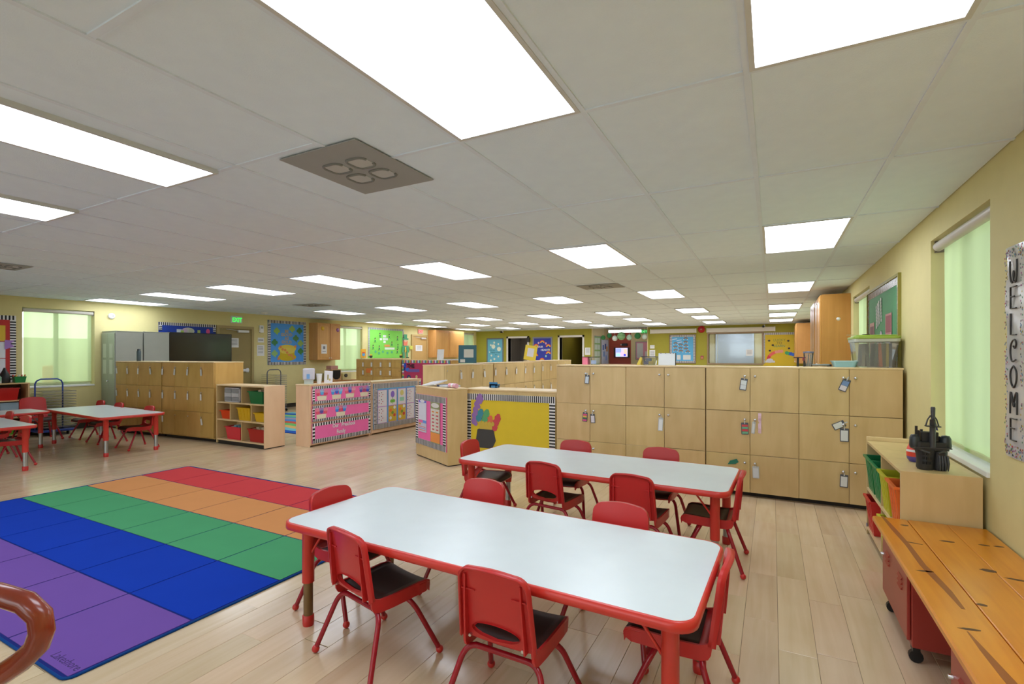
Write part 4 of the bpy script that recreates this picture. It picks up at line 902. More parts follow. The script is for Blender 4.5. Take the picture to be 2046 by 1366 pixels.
glyph = {'W': [cur((0, .1), (.0, .05), (.01, .005), (.03, .0), (.042, .03), (.038, .05), (.034, .03), (.04, .004), (.062, .0), (.072, .05), (.072, .1))], 'E': [[(.07, .1), (.005, .1), (.005, 0), (.065, 0)], [(.005, .055), (.045, .055)]], 'L': [[(.006, .1), (.006, .0), (.065, 0)]],
         'C': [cur((.035, .07), (.05, .06), (.065, .08), (.045, .1), (.012, .08), (.003, .04), (.02, .0), (.06, .006))], 'O': [cur((.036, .1), (.066, .075), (.066, .03), (.036, 0), (.006, .03), (.006, .075), (.036, .1))], 'M': [cur((.0, 0), (.006, .1), (.03, .045), (.042, .035), (.042, .05), (.034, .05), (.04, .06), (.07, .1), (.074, 0))]}
for k, ch in enumerate('WELCOME'):
    b = MB()
    for g_ in glyph[ch]: stroke(b, [(.066+x, .815-.122*k+z) for x, z in g_])
    b.build('letter', INK, t)
wallcab('orange oak wall cabinet on the right wall, a white disc on its near side', FR(9.5, 1.155), [.5, .47], .355, 1.08, OAK_R)
wallcab('orange oak wall cabinet on the right wall, behind the one with the white disc', FR(10.62, 1.155), [.5, .5], .355, 1.08, OAK_R)
wallcab('orange oak wall cabinet at the far right corner beside the yellow board', FR(17.2, 1.12), [.7, .7], .39, 1.12, OAK)
tag(MB().lathe([(.001, -.012), (.022, -.01), (.026, 0)], (0, 0, 0), 14, 0, 'y').build('magnet_disc', WHITE, None, (.845, 8.53, 1.87)), 'small white round magnet on the side of the orange oak wall cabinet', 'magnet')

# ------------------------------------------------------------------ shelf units, boards on their backs
def box_unit(lb, loc, rz, W, D, H, m, name='shelf_unit', cat='shelf unit', group=None):
    t = thing(name, lb, cat, loc, rz, group)
    MB().box(0, W, 0, .012, .03, H-.02).build('back_panel', m, t)
    for x in (0, W-.02): MB().box(x, x+.02, .012, D, 0, H-.02).build('side_panel', m, t, bevel=.002)
    MB().box(-.004, W+.004, -.006, D+.004, H-.02, H).build('top', BIRCH_E, t, bevel=.003)
    MB().box(.02, W-.02, .012, D-.01, H*.48, H*.48+.018).build('shelf', m, t)
    MB().box(.02, W-.02, .015, D-.005, .02, .04).build('shelf', m, t)
    return t
MAPLE_P = wood('pinkish_maple', (226, 188, 150), (238, 204, 170), (7, 7, 1.4), .42, .04)
# unit with the pink family board, and the art unit behind it
box_unit('low maple shelf unit with pink family boards on its back', (-5.96, 5.0, 0), PI/2, 1.23, .30, .915, MAPLE_P)
box_unit('low maple shelf unit with children drawings on its back', (-5.96, 6.245, 0), PI/2, 1.33, .30, .90, MAPLE_P)
def onX(y, z): return (-5.948+.0, y, z), PI/2
def fam(lb, z, h, bw):
    return board(lb, onX(5.025, z), 1.175, h, (244, 112, 178), bw, .034)
t = fam('pink board strip with four groups of handprint flowers, the top one', .625, .262, .042)
for x, cs in ((.17, ((226, 80, 110), (90, 170, 230), (226, 80, 110))), (.45, ((70, 150, 226), (60, 100, 210), (90, 180, 240))), (.72, ((236, 100, 130), (60, 80, 190), (236, 130, 150))), (1.03, ((80, 80, 170), (170, 70, 120), (60, 80, 200)))): tulips(t, x, .05, .19, cs)
t = fam('pink board strip with two groups of handprint flowers, the middle one', .368, .232, .04)
for x, cs in ((.16, ((236, 90, 120), (90, 80, 170), (236, 100, 120))), (.53, ((60, 140, 230), (226, 80, 120), (60, 140, 230)))): tulips(t, x, .035, .19, cs)
t = board('pink board strip reading our preschool family, the bottom one', onX(5.025, .05), 1.175, .295, (244, 112, 178), .045, .05, sides=(1, 0, 1, 1))
b = MB(); stripes(b, 0, 1.175, 0, .06, .033, True); b.build('striped_border', [STW, STB], t)
textmesh('Our   Preschool', .085, 'paper_letters', P((226, 226, 230), .6), t, (.60, -.0165, .19), bold=.002, sx=.82); textmesh('Family', .085, 'paper_letters', P((226, 226, 230), .6), t, (.54, -.0165, .09), bold=.002, sx=.82)
t = board('art board of children drawings with blue strips and striped border', onX(6.28, .09), 1.16, .77, (100, 172, 222), .085, .022)
XS = (.10, .36, .61, .85)
for i, x in enumerate(XS):
    for j, z in enumerate((.38, .095)):
        gold = j == 1 and i in (1, 2); w_ = .2 if i != 0 else .21
        sh = [(rc(x-.008, x+w_+.008, z-.008, z+.28), (186, 130, 200)), (rc(x, x+w_, z, z+.272), (206, 176, 60) if gold else (222, 220, 228))]
        if i == 1 and j == 0: sh += [(ell(x+.1, z+.19, .05, .06, 10), (140, 110, 210)), (ell(x+.07, z+.07, .035, .03, 8), (120, 190, 70)), (ell(x+.13, z+.07, .035, .03, 8), (120, 190, 70)), (rc(x+.095, x+.105, z+.02, z+.14), (110, 170, 80))]
        elif i == 2 and j == 0: sh += [(ell(x+.1, z+.2, .05, .05, 10), (216, 206, 130)), (rc(x+.04, x+.16, z+.05, z+.12), (150, 206, 180))]
        elif gold: sh += [(ell(x+.05+.1*((k*2) % 3)/2, z+.06+.045*k, .032, .03, 8), c) for k, c in enumerate(((226, 226, 226), (206, 70, 60), (120, 150, 60), (232, 120, 60), (226, 230, 226)))]
        else:
            for k in range(2):
                sh += [(ell(x+.06+.05*math.cos(a), z+.08+.12*k+.035*math.sin(a), .012, .009, 5), (70, 60, 76) if q % 2 else (190, 80, 100)) for q, a in enumerate((0, 1.2, 2.4, 3.7, 5))]
        cut(t, 'drawing', sh)
b = MB(); stripes(b, 1.20, 1.26, .02, .77, .036, False); o = b.build('striped_border', [STW, STB], t)
# stand with the pink schedule board
ang = math.atan2(4.90-5.31, -3.45+4.26)
t = thing('display_stand', 'narrow wooden stand with a pink schedule board, left of the yellow pot board', 'stand', (-4.26, 5.31, 0), ang)
sw = math.hypot(.81, .41)
MB().box(0, sw, 0, .27, .012, .92).build('body', BIRCH, t, bevel=.003); MB().box(-.003, sw+.003, -.004, .274, .92, .938).build('top', BIRCH_E, t, bevel=.003); MB().box(.01, sw-.01, .01, .26, 0, .012).build('plinth', DARK, t)
c_, s_ = math.cos(ang), math.sin(ang)
t = board('pink schedule board with striped border on the narrow wooden stand', ((-4.26+.02*c_, 5.31+.02*s_, .17), ang), sw-.05, .66, (242, 108, 174), .075, (.022, .032))
b = MB(); cut(t, 'daily_chart', [(rc(.09, .33, .17, .58), (206, 206, 226)), (rc(.1, .32, .33, .54), (216, 218, 232)), (rc(.1, .32, .555, .58), (110, 114, 214)), (ell(.21, .575, .07, .02, 10), (226, 226, 236)), (rc(.1, .22, .29, .325), (226, 110, 170)), (rc(.23, .33, .29, .325), (100, 150, 226)), (rc(.11, .17, .26, .285), (220, 160, 60))]+[(rc(.11, .31, .19+.022*k, .2+.022*k), ((226, 140, 130), (150, 160, 206), (226, 140, 130))[k]) for k in range(3)])
cut(t, 'month_chart', [(rc(.45, .71, .07, .585), (150, 156, 110)), (rc(.455, .705, .08, .20), (236, 150, 76)), (rc(.46, .58, .21, .5), (222, 220, 210)), (rc(.585, .7, .21, .5), (222, 220, 210)), (ell(.58, .545, .11, .03, 12), (226, 224, 220))]+[(rc(x, x+.06, .235+.044*k, .252+.044*k), ((206, 90, 100), (226, 140, 60))[k == 5]) for x in (.5, .62) for k in range(6)])
t = thing('paper_sheet', 'white paper hanging off the left edge of the pink schedule stand', 'paper', (-4.252, 5.303, .62), ang-.5); MB().prism([(-.10, 0), (0, -.06), (.0, .24), (-.09, .25)], -.004, -.002).build('sheet', WHITE, t)
# yellow pot board unit
yu = box_unit('low birch shelf unit whose back carries the yellow pot board', (-3.40, 5.22, 0), 0, 1.235, .38, .93, BIRCH)
t = board('yellow bulletin board with a paper pot and rainbow trail, striped border', ((-3.385, 5.208, .07), 0), 1.205, .80, (224, 196, 40), .075, (.027, .037))
b = MB()
cut(t, 'pot_cutout', [([(.2, .14), (.38, .14), (.43, .24), (.4, .36), (.36, .385), (.22, .385), (.17, .36), (.15, .24)], (62, 60, 62)), (rc(.2, .38, .37, .44), (206, 176, 70))]+[(ell(.21+.045*k, .44, .025, .03, 6), (206, 176, 70)) for k in range(5)])
for k, (x, z) in enumerate(((.12, .46), (.125, .53), (.14, .6), (.16, .67), (.185, .73), (.205, .76))):
    cut(t, 'flower_cutout', [(ell(x, z, .04, .045, 8), (150, 110, 176)), (ell(x+.025, z-.03, .03, .03, 6), (150, 110, 176))])
for x, z, c in ((.19, .5, (60, 140, 160)), (.215, .56, (60, 140, 160)), (.275, .49, (90, 166, 110)), (.3, .56, (90, 166, 110)), (.345, .485, (226, 112, 76)), (.41, .40, (206, 72, 80)), (.43, .46, (206, 72, 80)), (.455, .51, (206, 72, 80))): cut(t, 'flower_cutout', [(ell(x, z, .045, .05, 7), c), (ell(x+.01, z+.03, .03, .03, 6), c)])
# magazines on the stand
def prop(name, lb, cat, loc, rz=0, group=None, rot=None): return thing(name, lb, cat, loc, rz, group, rot)
t = prop('magazine', 'white magazine lying tilted on top of the pink schedule stand', 'magazine', (-4.02, 5.24, .942), ang+.1, None, (.22, -.1, ang+.15)); MB().box(-.16, .16, -.0, .22, 0, .012).build('pages', WHITE, t); MB().box(-.162, .162, -.002, .222, .012, .014).build('cover', P((206, 206, 214), .3), t)
t = prop('magazine', 'dark blue and white booklet on top of the pink schedule stand', 'magazine', (-3.75, 5.16, .942), ang); MB().box(-.1, .16, .0, .2, 0, .02).build('pages', P((206, 214, 226), .4), t); MB().box(-.102, -.03, -.002, .202, .0, .023).build('spine', P((40, 54, 96), .4), t)
t = prop('rolled_paper', 'pink and white rolled paper at the right end of the stand top', 'paper', (-3.52, 5.02, .968), ang); MB().lathe([(.028, -.09), (.028, .09)], (0, .06, 0), 12, 0, 'x').build('roll', P((226, 170, 190), .5), t); MB().lathe([(.0285, -.02), (.0285, .02)], (0, .06, 0), 12, 0, 'x').build('band', WHITE, t)

# bins
def bin_(lb, loc, rz, w, d, h, col, group, lip=.012, ribs=True, contents=None, label=False):
    t = thing('storage_bin', lb, 'bin', loc, rz, group); m = P(col, .35)
    b = MB(); th = .005
    def ring(x, y, z, k=0): return [(-x/2, -y/2, z), (x/2, -y/2, z), (x/2, y/2, z), (-x/2, y/2, z)]
    R = [ring(w*.84, d*.86, 0), ring(w, d, h), ring(w-2*th, d-2*th, h), ring(w*.84-2*th, d*.86-2*th, th)]
    vs = [p for r in R for p in r]; b.add(vs, [(k*4+i, k*4+(i+1) % 4, k*4+4+(i+1) % 4, k*4+4+i) for k in range(3) for i in range(4)]+[(3, 2, 1, 0), (12, 13, 14, 15)])
    b.build('tub', m, t)
    b = MB(); o = ring(w+2*lip, d+2*lip, h); i_ = ring(w-.002, d-.002, h); o2 = ring(w+2*lip, d+2*lip, h-.014); vs = o+i_+o2
    b.add(vs, [(i, (i+1) % 4, 4+(i+1) % 4, 4+i) for i in range(4)]+[(8+i, 8+(i+1) % 4, (i+1) % 4, i) for i in range(4)]); b.build('rim', m, t)
    if ribs:
        for x in (-.28, 0, .28):
            b = MB(); y0, y1 = -d*.43, -d/2; b.add([(x*w*.86-.012, y0-.004, .02), (x*w*.86+.012, y0-.004, .02), (x*w+.012, y1-.004, h-.02), (x*w-.012, y1-.004, h-.02), (x*w*.86-.014, y0+.004, .02), (x*w*.86+.014, y0+.004, .02), (x*w+.014, y1+.004, h-.02), (x*w-.014, y1+.004, h-.02)], [(0, 1, 2, 3), (0, 4, 5, 1), (1, 5, 6, 2), (2, 6, 7, 3), (3, 7, 4, 0)]); b.build('rib', m, t)
    if contents:
        b = MB(); r_ = random.Random(len(lb))
        for k in range(9): x, y = r_.uniform(-w*.3, w*.3), r_.uniform(-d*.3, d*.3); b.box(x-.03, x+.03, y-.025, y+.025, h*.6, h+r_.uniform(-.01, .025), k % len(contents))
        b.build('contents', [P(c, .6) for c in contents], t)['kind'] = 'stuff'
    return t
# cubby shelf between the brown lockers and the aisle
cub = thing('cubby_shelf', 'birch cubby shelf of bins at the end of the brown left lockers', 'shelf', (-7.53, 4.585, 0), 0)
W_, D_, H_ = 1.14, .33, .90
for x in (0, W_-.022): MB().box(x, x+.022, 0, D_, .012, H_).build('side_panel', BIRCH if x == 0 else MAPLE_P, cub, bevel=.002)
MB().box(.022, W_-.022, 0, D_, H_-.022, H_).build('top', BIRCH_E, cub, bevel=.002); MB().box(.022, W_-.022, D_-.012, D_, .03, H_-.022).build('back_panel', BIRCH, cub)
for z in (.06, .36, .62): MB().box(.022, W_-.022, 0, D_-.012, z, z+.02).build('shelf', BIRCH_E, cub)
MB().box(.01, W_-.01, .02, D_, 0, .06).build('base', DARK, cub)
for x, z0, z1 in ((.60, .08, .36), (.33, .38, .62), (.82, .38, .62), (.60, .64, H_-.022)): MB().box(x, x+.018, .004, D_-.012, z0, z1).build('divider', BIRCH, cub)
gx = 'bins in the cubby shelf'
bin_('pink red bin with papers on the bottom shelf of the cubby, left', (-7.53+.36, 4.585+.16, .08), 0, .36, .26, .19, (222, 52, 66), gx, .01, False, [(200, 200, 190), (120, 170, 190)])
bin_('dark red bin on the bottom shelf of the cubby, right', (-7.53+.90, 4.585+.16, .08), 0, .36, .26, .19, (176, 30, 28), gx, .01, False, [(206, 190, 160)])
bin_('orange red bin on the middle cubby shelf', (-7.53+.18, 4.585+.16, .38), 0, .24, .26, .13, (232, 76, 30), gx, .01, False)
bin_('large yellow bin on the middle cubby shelf', (-7.53+.63, 4.585+.15, .38), 0, .30, .26, .19, (216, 172, 34), gx, .012)
bin_('small yellow bin on the right of the middle cubby shelf', (-7.53+.98, 4.585+.16, .38), 0, .24, .26, .13, (220, 176, 30), gx, .01, False)
bin_('dark green bin on the top cubby shelf', (-7.53+.92, 4.585+.15, .64), 0, .32, .28, .18, (22, 112, 62), gx, .012, False, [(214, 190, 160)])
t = thing('drawer_organizer', 'white drawer organizer with clear drawers on the top cubby shelf', 'organizer', (-7.53+.13, 4.585+.04, .64), 0)
MB().box(0, .36, .01, .24, 0, .012).box(0, .012, .01, .24, 0, .21).box(.174, .186, .01, .24, 0, .21).box(.348, .36, .01, .24, 0, .21).box(0, .36, .01, .24, .2, .212).box(0, .36, .23, .24, 0, .21).build('case', P((214, 214, 222), .4), t)
for x in (.014, .188):
    for k in range(3): MB().box(x, x+.158, 0, .2, .014+.062*k, .072+.062*k).build('drawer', P((150, 152, 156) if k != 1 else (196, 196, 200), .25), t)

# shelf by the left edge, with its bins
ls = thing('cubby_shelf', 'wooden cubby shelf with red bins at the left edge below the red board', 'shelf', FL(2.2, 0, .36)[0], LA)
W_, D_, H_ = 1.35, .34, .87
for x in (0, .66, W_-.02): MB().box(x, x+.02, 0, D_, .03, H_).build('side_panel' if x != .66 else 'divider', MAPLE, ls)
MB().box(-.002, W_+.002, -.003, D_, H_, H_+.02).build('top', MAPLE, ls, bevel=.002); MB().box(0, W_, D_-.01, D_, .03, H_).build('back_panel', P((96, 62, 34), .6), ls)
for z in (.03, .31, .59): MB().box(.02, .66, 0, D_-.01, z, z+.02).build('shelf', MAPLE, ls); MB().box(.68, W_-.02, 0, D_-.01, z, z+.02).build('shelf', MAPLE, ls)
MB().box(.02, W_-.02, .02, D_, 0, .03).build('base', DARK, ls)
gl = 'bins in the left edge shelf'
for lb, u, z, w_, h_, c in (('bright red bin on the top level of the left edge shelf, left one', 3.02, .61, .27, .2, (206, 36, 28)), ('bright red bin on the top level of the left edge shelf, right one', 3.31, .61, .27, .2, (200, 30, 24)), ('yellow bin on the middle level of the left edge shelf', 3.0, .33, .28, .16, (216, 176, 30)), ('lime green bin on the bottom level of the left edge shelf', 3.2, .05, .4, .17, (100, 196, 40)), ('yellow bin at the top left of the left edge shelf', 2.6, .61, .3, .2, (206, 160, 40))):
    bin_(lb, FL(u, z, .21)[0], LA, w_-.02, .25, h_, c, gl, .008, False)
t = thing('book_box', 'pale blue printed box on the middle level of the left edge shelf', 'box', FL(3.34, .33, .2)[0], LA); MB().box(-.12, .12, -.1, .1, 0, .24).build('box_body', P((170, 196, 214), .5), t); MB().box(-.11, .11, -.103, -.1, .03, .09).build('printed_band', P((110, 160, 196), .5), t)
t = thing('crayon_basket', 'green basket of crayons on top of the left edge shelf', 'basket', FL(3.47, .89, .2)[0], LA); 
b = MB(); R = [[(-.06, -.05, 0), (.06, -.05, 0), (.06, .05, 0), (-.06, .05, 0)], [(-.075, -.065, .1), (.075, -.065, .1), (.075, .065, .1), (-.075, .065, .1)]]; b.add(R[0]+R[1], [(3, 2, 1, 0)]+[(i, (i+1) % 4, 4+(i+1) % 4, 4+i) for i in range(4)]); b.build('basket_body', P((22, 132, 66), .4), t)
for k, c in enumerate(((222, 70, 50), (236, 160, 60), (226, 226, 220), (206, 50, 50), (220, 120, 50))): MB().tube([(-.05+.025*k, 0, .05), (-.075+.036*k, .02-.01*k, .13)], .009, 6).build('crayon', P(c, .5), t)
t = thing('black_bag', 'black pouch with a mint round lid on top of the left edge shelf', 'bag', FL(3.28, .89, .18)[0], LA); b = MB(); b.lathe([(.06, 0), (.075, .05), (.06, .14), (.03, .2), (.012, .25)], (.02, 0, 0), 12); b.build('pouch', BLACK, t); MB().prism(ell(-.1, .075, .062, .07, 14), -.09, -.07).build('round_lid', P((140, 196, 160), .5), t); MB().box(-.17, -.03, -.06, .0, 0, .1).build('cup', P((210, 214, 210), .4), t)

# nap cot carriers
def cots(lb, loc, rz, col, n, W, H=.94, ex=.1):
    t = thing('cot_carrier', lb, 'cart', loc, rz)
    m = P(col, .4); b = MB(); b.tube([(-W/2, .02, .1), (-W/2, .02, H-.08), (-W/2+.02, .02, H-.03), (-W/2+.07, .02, H), (W/2-.07, .02, H), (W/2-.02, .02, H-.03), (W/2, .02, H-.08), (W/2, .02, .1)], .012, 8); b.build('handle_frame', m, t)
    b = MB(); b.box(-W/2-.04, W/2+ex-.01, -.26, .3, .06, .1); b.build('base', m, t, bevel=.008)
    for x in (-W/2, W/2):
        for y in (-.2, .25): MB().lathe([(.03, -.012), (.03, .012)], (x, y, .03), 12, 0, 'x').build('caster', BLACK, t)
    cm = P((214, 212, 204), .5)
    for k in range(n):
        z = .13+k*.045; b = MB(); b.box(-W/2+.02, W/2+ex, -.24, .28, z+.018, z+.024)
        b.build('cot_sheet', CLEAR, t)
        MB().box(-W/2+.02, W/2+ex, -.244, -.24, z+.006, z+.024).build('cot_hem', CLEAR, t)
    return t
cots('blue nap cot carrier with pale cots below the left window', FL(3.78, 0, .42)[0], LA, (40, 66, 150), 14, .36)
cots('grey nap cot carrier seen above the cubby shelf by the blue gold board', FL(7.9, 0, .5)[0], LA, (96, 100, 110), 17, .36, 1.0, -.02)

# metal cabinets and television
def metalcab(lb, u, w_, d_, H, front):
    m = P((170, 174, 166), .4, .1); t = thing('metal_cabinet', lb, 'cabinet', FL(u, 0, d_+.01)[0], LA)
    MB().box(0, w_, 0, d_, .02, H).build('body', m, t, bevel=.004); MB().box(.01, w_-.01, .02, d_-.02, 0, .02).build('plinth', DARK, t)
    MB().box(-.002, w_+.002, -.002, d_+.002, H, H+.012).build('top', m, t)
    if front:         # doors on the side that looks towards the camera
        for k in range(2):
            y0 = .01+k*(d_-.02)/2
            d = MB().box(-.016, -.001, y0+.002, y0+(d_-.02)/2-.002, .06, H-.03).build('door', P((164, 172, 158), .35, .1), t, bevel=.003)
            if k == 0: MB().lathe([(.012, -.045), (.016, -.03), (.016, -.017)], (0, y0+(d_-.02)/2-.02, .86), 10, 0, 'x').build('handle', CHROME, d)
            for z in (1.3, 1.0): MB().box(-.019, -.0165, y0+.06, y0+.19, z, z+.26).build('taped_sheet', P((206, 212, 200), .6), d)
    return t
metalcab('grey metal cabinet beside the left window, doors towards the camera', 4.66, .44, .55, 1.785, True)
metalcab('grey metal cabinet behind the first one, next to the television', 5.12, .44, .55, 1.79, False)
t = thing('television', 'large black television above the brown left lockers', 'television', FL(5.64, 1.08, .37)[0], LA)
MB().box(0, 1.3, 0, .05, 0, .74).build('casing', BLACK, t, bevel=.006); MB().box(.015, 1.285, -.002, .001, .02, .725).build('screen', P((24, 28, 28), .12), t); MB().box(.5, .8, .05, .36, .25, .5).build('wall_mount', DARK, t)
t = thing('drink_bottle', 'dark grey bottle standing on the brown left lockers before the grey cabinet', 'bottle', (-9.78, 4.6, 1.242)); MB().lathe([(.03, 0), (.033, .01), (.033, .17), (.026, .185)], (0, 0, 0), 14).build('bottle_body', P((60, 76, 80), .35), t); MB().lathe([(.024, .185), (.024, .21), (.014, .215)], (0, 0, 0), 12).build('cap', P((40, 46, 50), .4), t)

# ------------------------------------------------------------------ right side: cubby, bench, red lockers
rs = thing('cubby_shelf', 'birch cubby shelf with coloured bins along the right wall under the window', 'shelf', (.63, 4.56, 0), -PI/2)
W_, D_, H_ = 1.125, .345, .70
MB().box(W_-.02, W_, 0, D_, .0, H_).build('end_panel', BIRCH, rs, bevel=.002); MB().box(0, .02, 0, D_, 0, H_).build('end_panel', BIRCH, rs, bevel=.002)
MB().box(0.02, W_-.02, .0, D_, H_-.02, H_).build('top', BIRCH, rs, bevel=.002); MB().box(0, .018, 0, D_, H_, H_+.03).build('back_lip', BIRCH_E, rs, bevel=.002)
MB().box(.02, W_-.02, D_-.01, D_, .05, H_-.02).build('back_panel', BIRCH, rs)
for z in (.04, .335): MB().box(.02, W_-.02, .0, D_-.01, z, z+.018).build('shelf', BIRCH_E, rs)
for z0, z1 in ((.058, .335), (.353, H_-.02)): MB().box(.545, .56, .002, D_-.01, z0, z1).build('divider', BIRCH, rs)
MB().box(.02, W_-.02, .03, D_, 0, .04).build('base', DARK, rs); MB().lathe([(.014, -.003), (.014, 0)], (.03, 0, .07), 10, 0, 'y').build('round_sticker', P((70, 90, 140), .5), rs)
GR = 'bins of the right wall cubby'
for lb, y, z, c in (('green bin in the upper right cubby row, farthest', 4.40, .354, (16, 130, 74)), ('green bin in the upper right cubby row, next to the yellow one', 4.135, .354, (20, 136, 80)), ('lime yellow bin in the upper right cubby row', 3.86, .354, (198, 196, 40)), ('orange bin in the upper right cubby row, nearest', 3.59, .354, (236, 112, 44)),
                    ('red bin in the lower right cubby row, farthest', 4.40, .059, (206, 48, 44)), ('lime yellow bin in the lower right cubby row beside the bench', 3.86, .059, (206, 204, 50)), ('orange bin in the lower right cubby row beside the bench', 3.59, .059, (236, 120, 60))):
    bin_(lb, (.63+.155, y, z), -PI/2, .235, .34, .245, c, GR, .011)
# bench
be = thing('bench', 'long varnished pine bench along the right wall, ending at the cubby shelf', 'bench', (0, 0, 0))
edges = [.497, .655, .822, .985]
def plank(x0, x1, i):
    b = MB(); b.box(-(x1-x0)/2+.0006, (x1-x0)/2-.0006, -1.45, 1.45, -.028, 0)
    p = b.build('plank', PINE, be, ((x0+x1)/2, 1.96, .44), bevel=.003 if i else .006); return p
pl = [plank(edges[i], edges[i+1], i) for i in range(3)]
KN = P((84, 48, 30), .4); ST = P((150, 84, 30), .35)
def knot(p, x, y, rx, ry, m=KN, a=0):
    pts = [(rx*math.cos(q*PI/6)*(1+.18*math.sin(q*2.3)), ry*math.sin(q*PI/6)) for q in range(12)]; ca, sa = math.cos(a), math.sin(a)
    MB().slab([(x-p.location.x+ca*u-sa*v, y-p.location.y+sa*u+ca*v) for u, v in pts], -.001, .0004).build('wood_knot', m, p)
for i, x, y, rx, ry, a in ((0, .62, 3.29, .018, .012, .2), (1, .75, 3.1, .028, .012, .1), (2, .89, 3.12, .02, .01, 0), (2, .945, 3.13, .02, .009, .2), (1, .80, 2.76, .026, .018, 0), (2, .87, 2.70, .035, .01, -.1), (1, .67, 2.37, .015, .011, 0), (0, .575, 2.14, .03, .008, .2), (0, .565, 2.63, .03, .008, .2), (0, .60, 3.0, .035, .006, -.2)): knot(pl[i], x, y, rx, ry, KN, a)
b = MB()
def streak(p, pts):
    l = [(x-p.location.x, y-p.location.y) for x, y, w_ in pts]; L = [(l[k][0]-pts[k][2], l[k][1]) for k in range(len(l))]; R = [(l[k][0]+pts[k][2], l[k][1]) for k in range(len(l))]
    MB().slab(L+R[::-1], -.001, .0004).build('dark_grain', ST, p)
streak(pl[0], [(.545, 3.42, .006), (.556, 3.2, .012), (.57, 2.95, .011), (.572, 2.7, .012), (.58, 2.62, .014), (.595, 2.45, .012), (.60, 2.3, .006)]); streak(pl[0], [(.563, 2.12, .002), (.57, 2.0, .009), (.58, 1.86, .014), (.59, 1.7, .014), (.6, 1.5, .004)])
for y in (3.36, 2.45, 1.2): MB().box(.56, .95, y-.02, y+.02, .385, .411).build('batten', PINE, be)
for y in (3.36, .7):
    for x in (.60, .93): MB().box(x-.02, x+.02, y-.02, y+.02, 0, .39).build('leg', PINE, be)
RL = P((158, 56, 46), .35); RL2 = P((120, 16, 16), .4)
def redlocker(lb, y0, y1):
    t = thing('locker_cart', lb, 'locker', (.535, y1, 0), -PI/2, 'red metal lockers under the bench'); L = y1-y0
    MB().box(0, L, 0, .38, .075, .405).build('body', RL, t, bevel=.003)
    d = MB().box(.02, L-.02, -.014, -.001, .095, .395).build('door', RL, t, bevel=.003)
    for gx in (.12, L-.18):
        for k in range(3): MB().add([(gx, -.0145, .335-.022*k), (gx+.075, -.0145, .335-.022*k), (gx+.075, -.022, .324-.022*k), (gx, -.022, .324-.022*k), (gx, -.0145, .322-.022*k), (gx+.075, -.0145, .322-.022*k)], [(0, 3, 2, 1), (3, 4, 5, 2), (0, 4, 3), (1, 2, 5)]).build('louver', RL, d)
    MB().lathe([(.007, -.026), (.009, -.014)], (.04, 0, .29), 10, 0, 'y').build('lock', CHROME, d)
    for x in (.05, L-.05):
        for y in (.02, .35):
            c = MB().lathe([(.026, -.011), (.026, .011)], (x+.012, y, .027), 14, 0, 'x').build('caster_wheel', BLACK, t); MB().box(x-.012, x+.03, y-.013, y+.013, .05, .075).build('caster_fork', P((50, 50, 52), .4, .5), c)
redlocker('red metal locker on casters under the bench, beside the cubby', 2.70, 3.28); redlocker('red metal locker under the bench at the bottom edge of the photo', 1.55, 2.14)

# ------------------------------------------------------------------ black toy and things on the right cubby
TB = P((42, 42, 44), .4); TB2 = P((64, 64, 66), .35)
t = thing('toy_ship', 'black plastic toy fortress ship on the right cubby before the window', 'toy', (.80, 3.56, .70), math.radians(8)); t.scale = (.6, .6, .6)
MB().lathe([(.062, 0), (.072, .012), (.068, .06), (.075, .10), (.085, .135)], (-.035, .0, 0), 12).build('hull_base', TB, t)
b = MB(); b.lathe([(.05, 0), (.062, .02), (.055, .07), (.06, .12)], (.07, -.01, 0), 9); b.build('claw', TB, t)
for k in range(4): MB().tube([(.05+.02*k, -.06, .095), (.047+.021*k, -.08, .05), (.05+.02*k, -.072, .004)], [.009, .01, .005], 6).build('claw_finger', TB2, t)
for i in range(3):
    for j in range(3): MB().box(-.085+.03*i, -.065+.03*i, -.082+.012*abs(i-1), -.066, .04+.03*j, .056+.03*j).build('port_hole', P((18, 18, 20), .6), t)
b = MB(); b.slab(rrect(-.135, .13, -.07, .08, .03, 3), .125, .15).slab(rrect(-.125, .12, -.06, .07, .03, 3), .15, .20); b.build('deck', TB, t, bevel=.003)
for s in (-1, 1): MB().tube([(s*.12, -.05, .14), (s*.03, -.082, .105)], .011, 6).build('strut', TB2, t)
for x in (-.12, .115): MB().lathe([(.042, 0), (.046, .02), (.042, .09), (.03, .115), (.001, .12)], (x, -.01, .145), 10).build('turret', P((46, 52, 54), .35), t)
MB().box(-.07, .06, -.02, .05, .2, .29).build('cabin', TB, t, bevel=.004); MB().lathe([(.026, 0), (.024, .13), (.022, .26), (.024, .262)], (.002, -.05, .15), 12).build('mast', TB2, t); MB().lathe([(.016, 0), (.019, .11), (.014, .12)], (.006, -.045, .41), 10).build('mast_top', TB2, t)
MB().slab(rrect(-.05, .06, -.09, .0, .02, 3), .345, .353).build('crow_nest', TB, t)
for s in (-1, 1): MB().tube([(s*.05, -.045, .35), (s*.035, -.045, .41), (s*.012, -.045, .45)], .006, 6).build('rigging', TB2, t)
for x, h in ((-.1, .34), (-.085, .3), (-.06, .31), (.04, .31), (.075, .25)): MB().box(x-.009, x+.009, .01, .025, .2, h).build('battlement', TB, t)
MB().prism([(.03, .32), (.075, .30), (.06, .37), (.04, .40)], .03, .036).build('purple_flag', P((84, 74, 150), .5), t)
MB().box(-.14, .14, -.075, -.065, .145, .155).build('railing', TB2, t)
for o in t.children:
    if o.name.split('.')[0] in ('hull_base', 'claw', 'claw_finger', 'port_hole'): o.scale.z = 1.45
    else: o.location.z = .06
t.location.x = .785
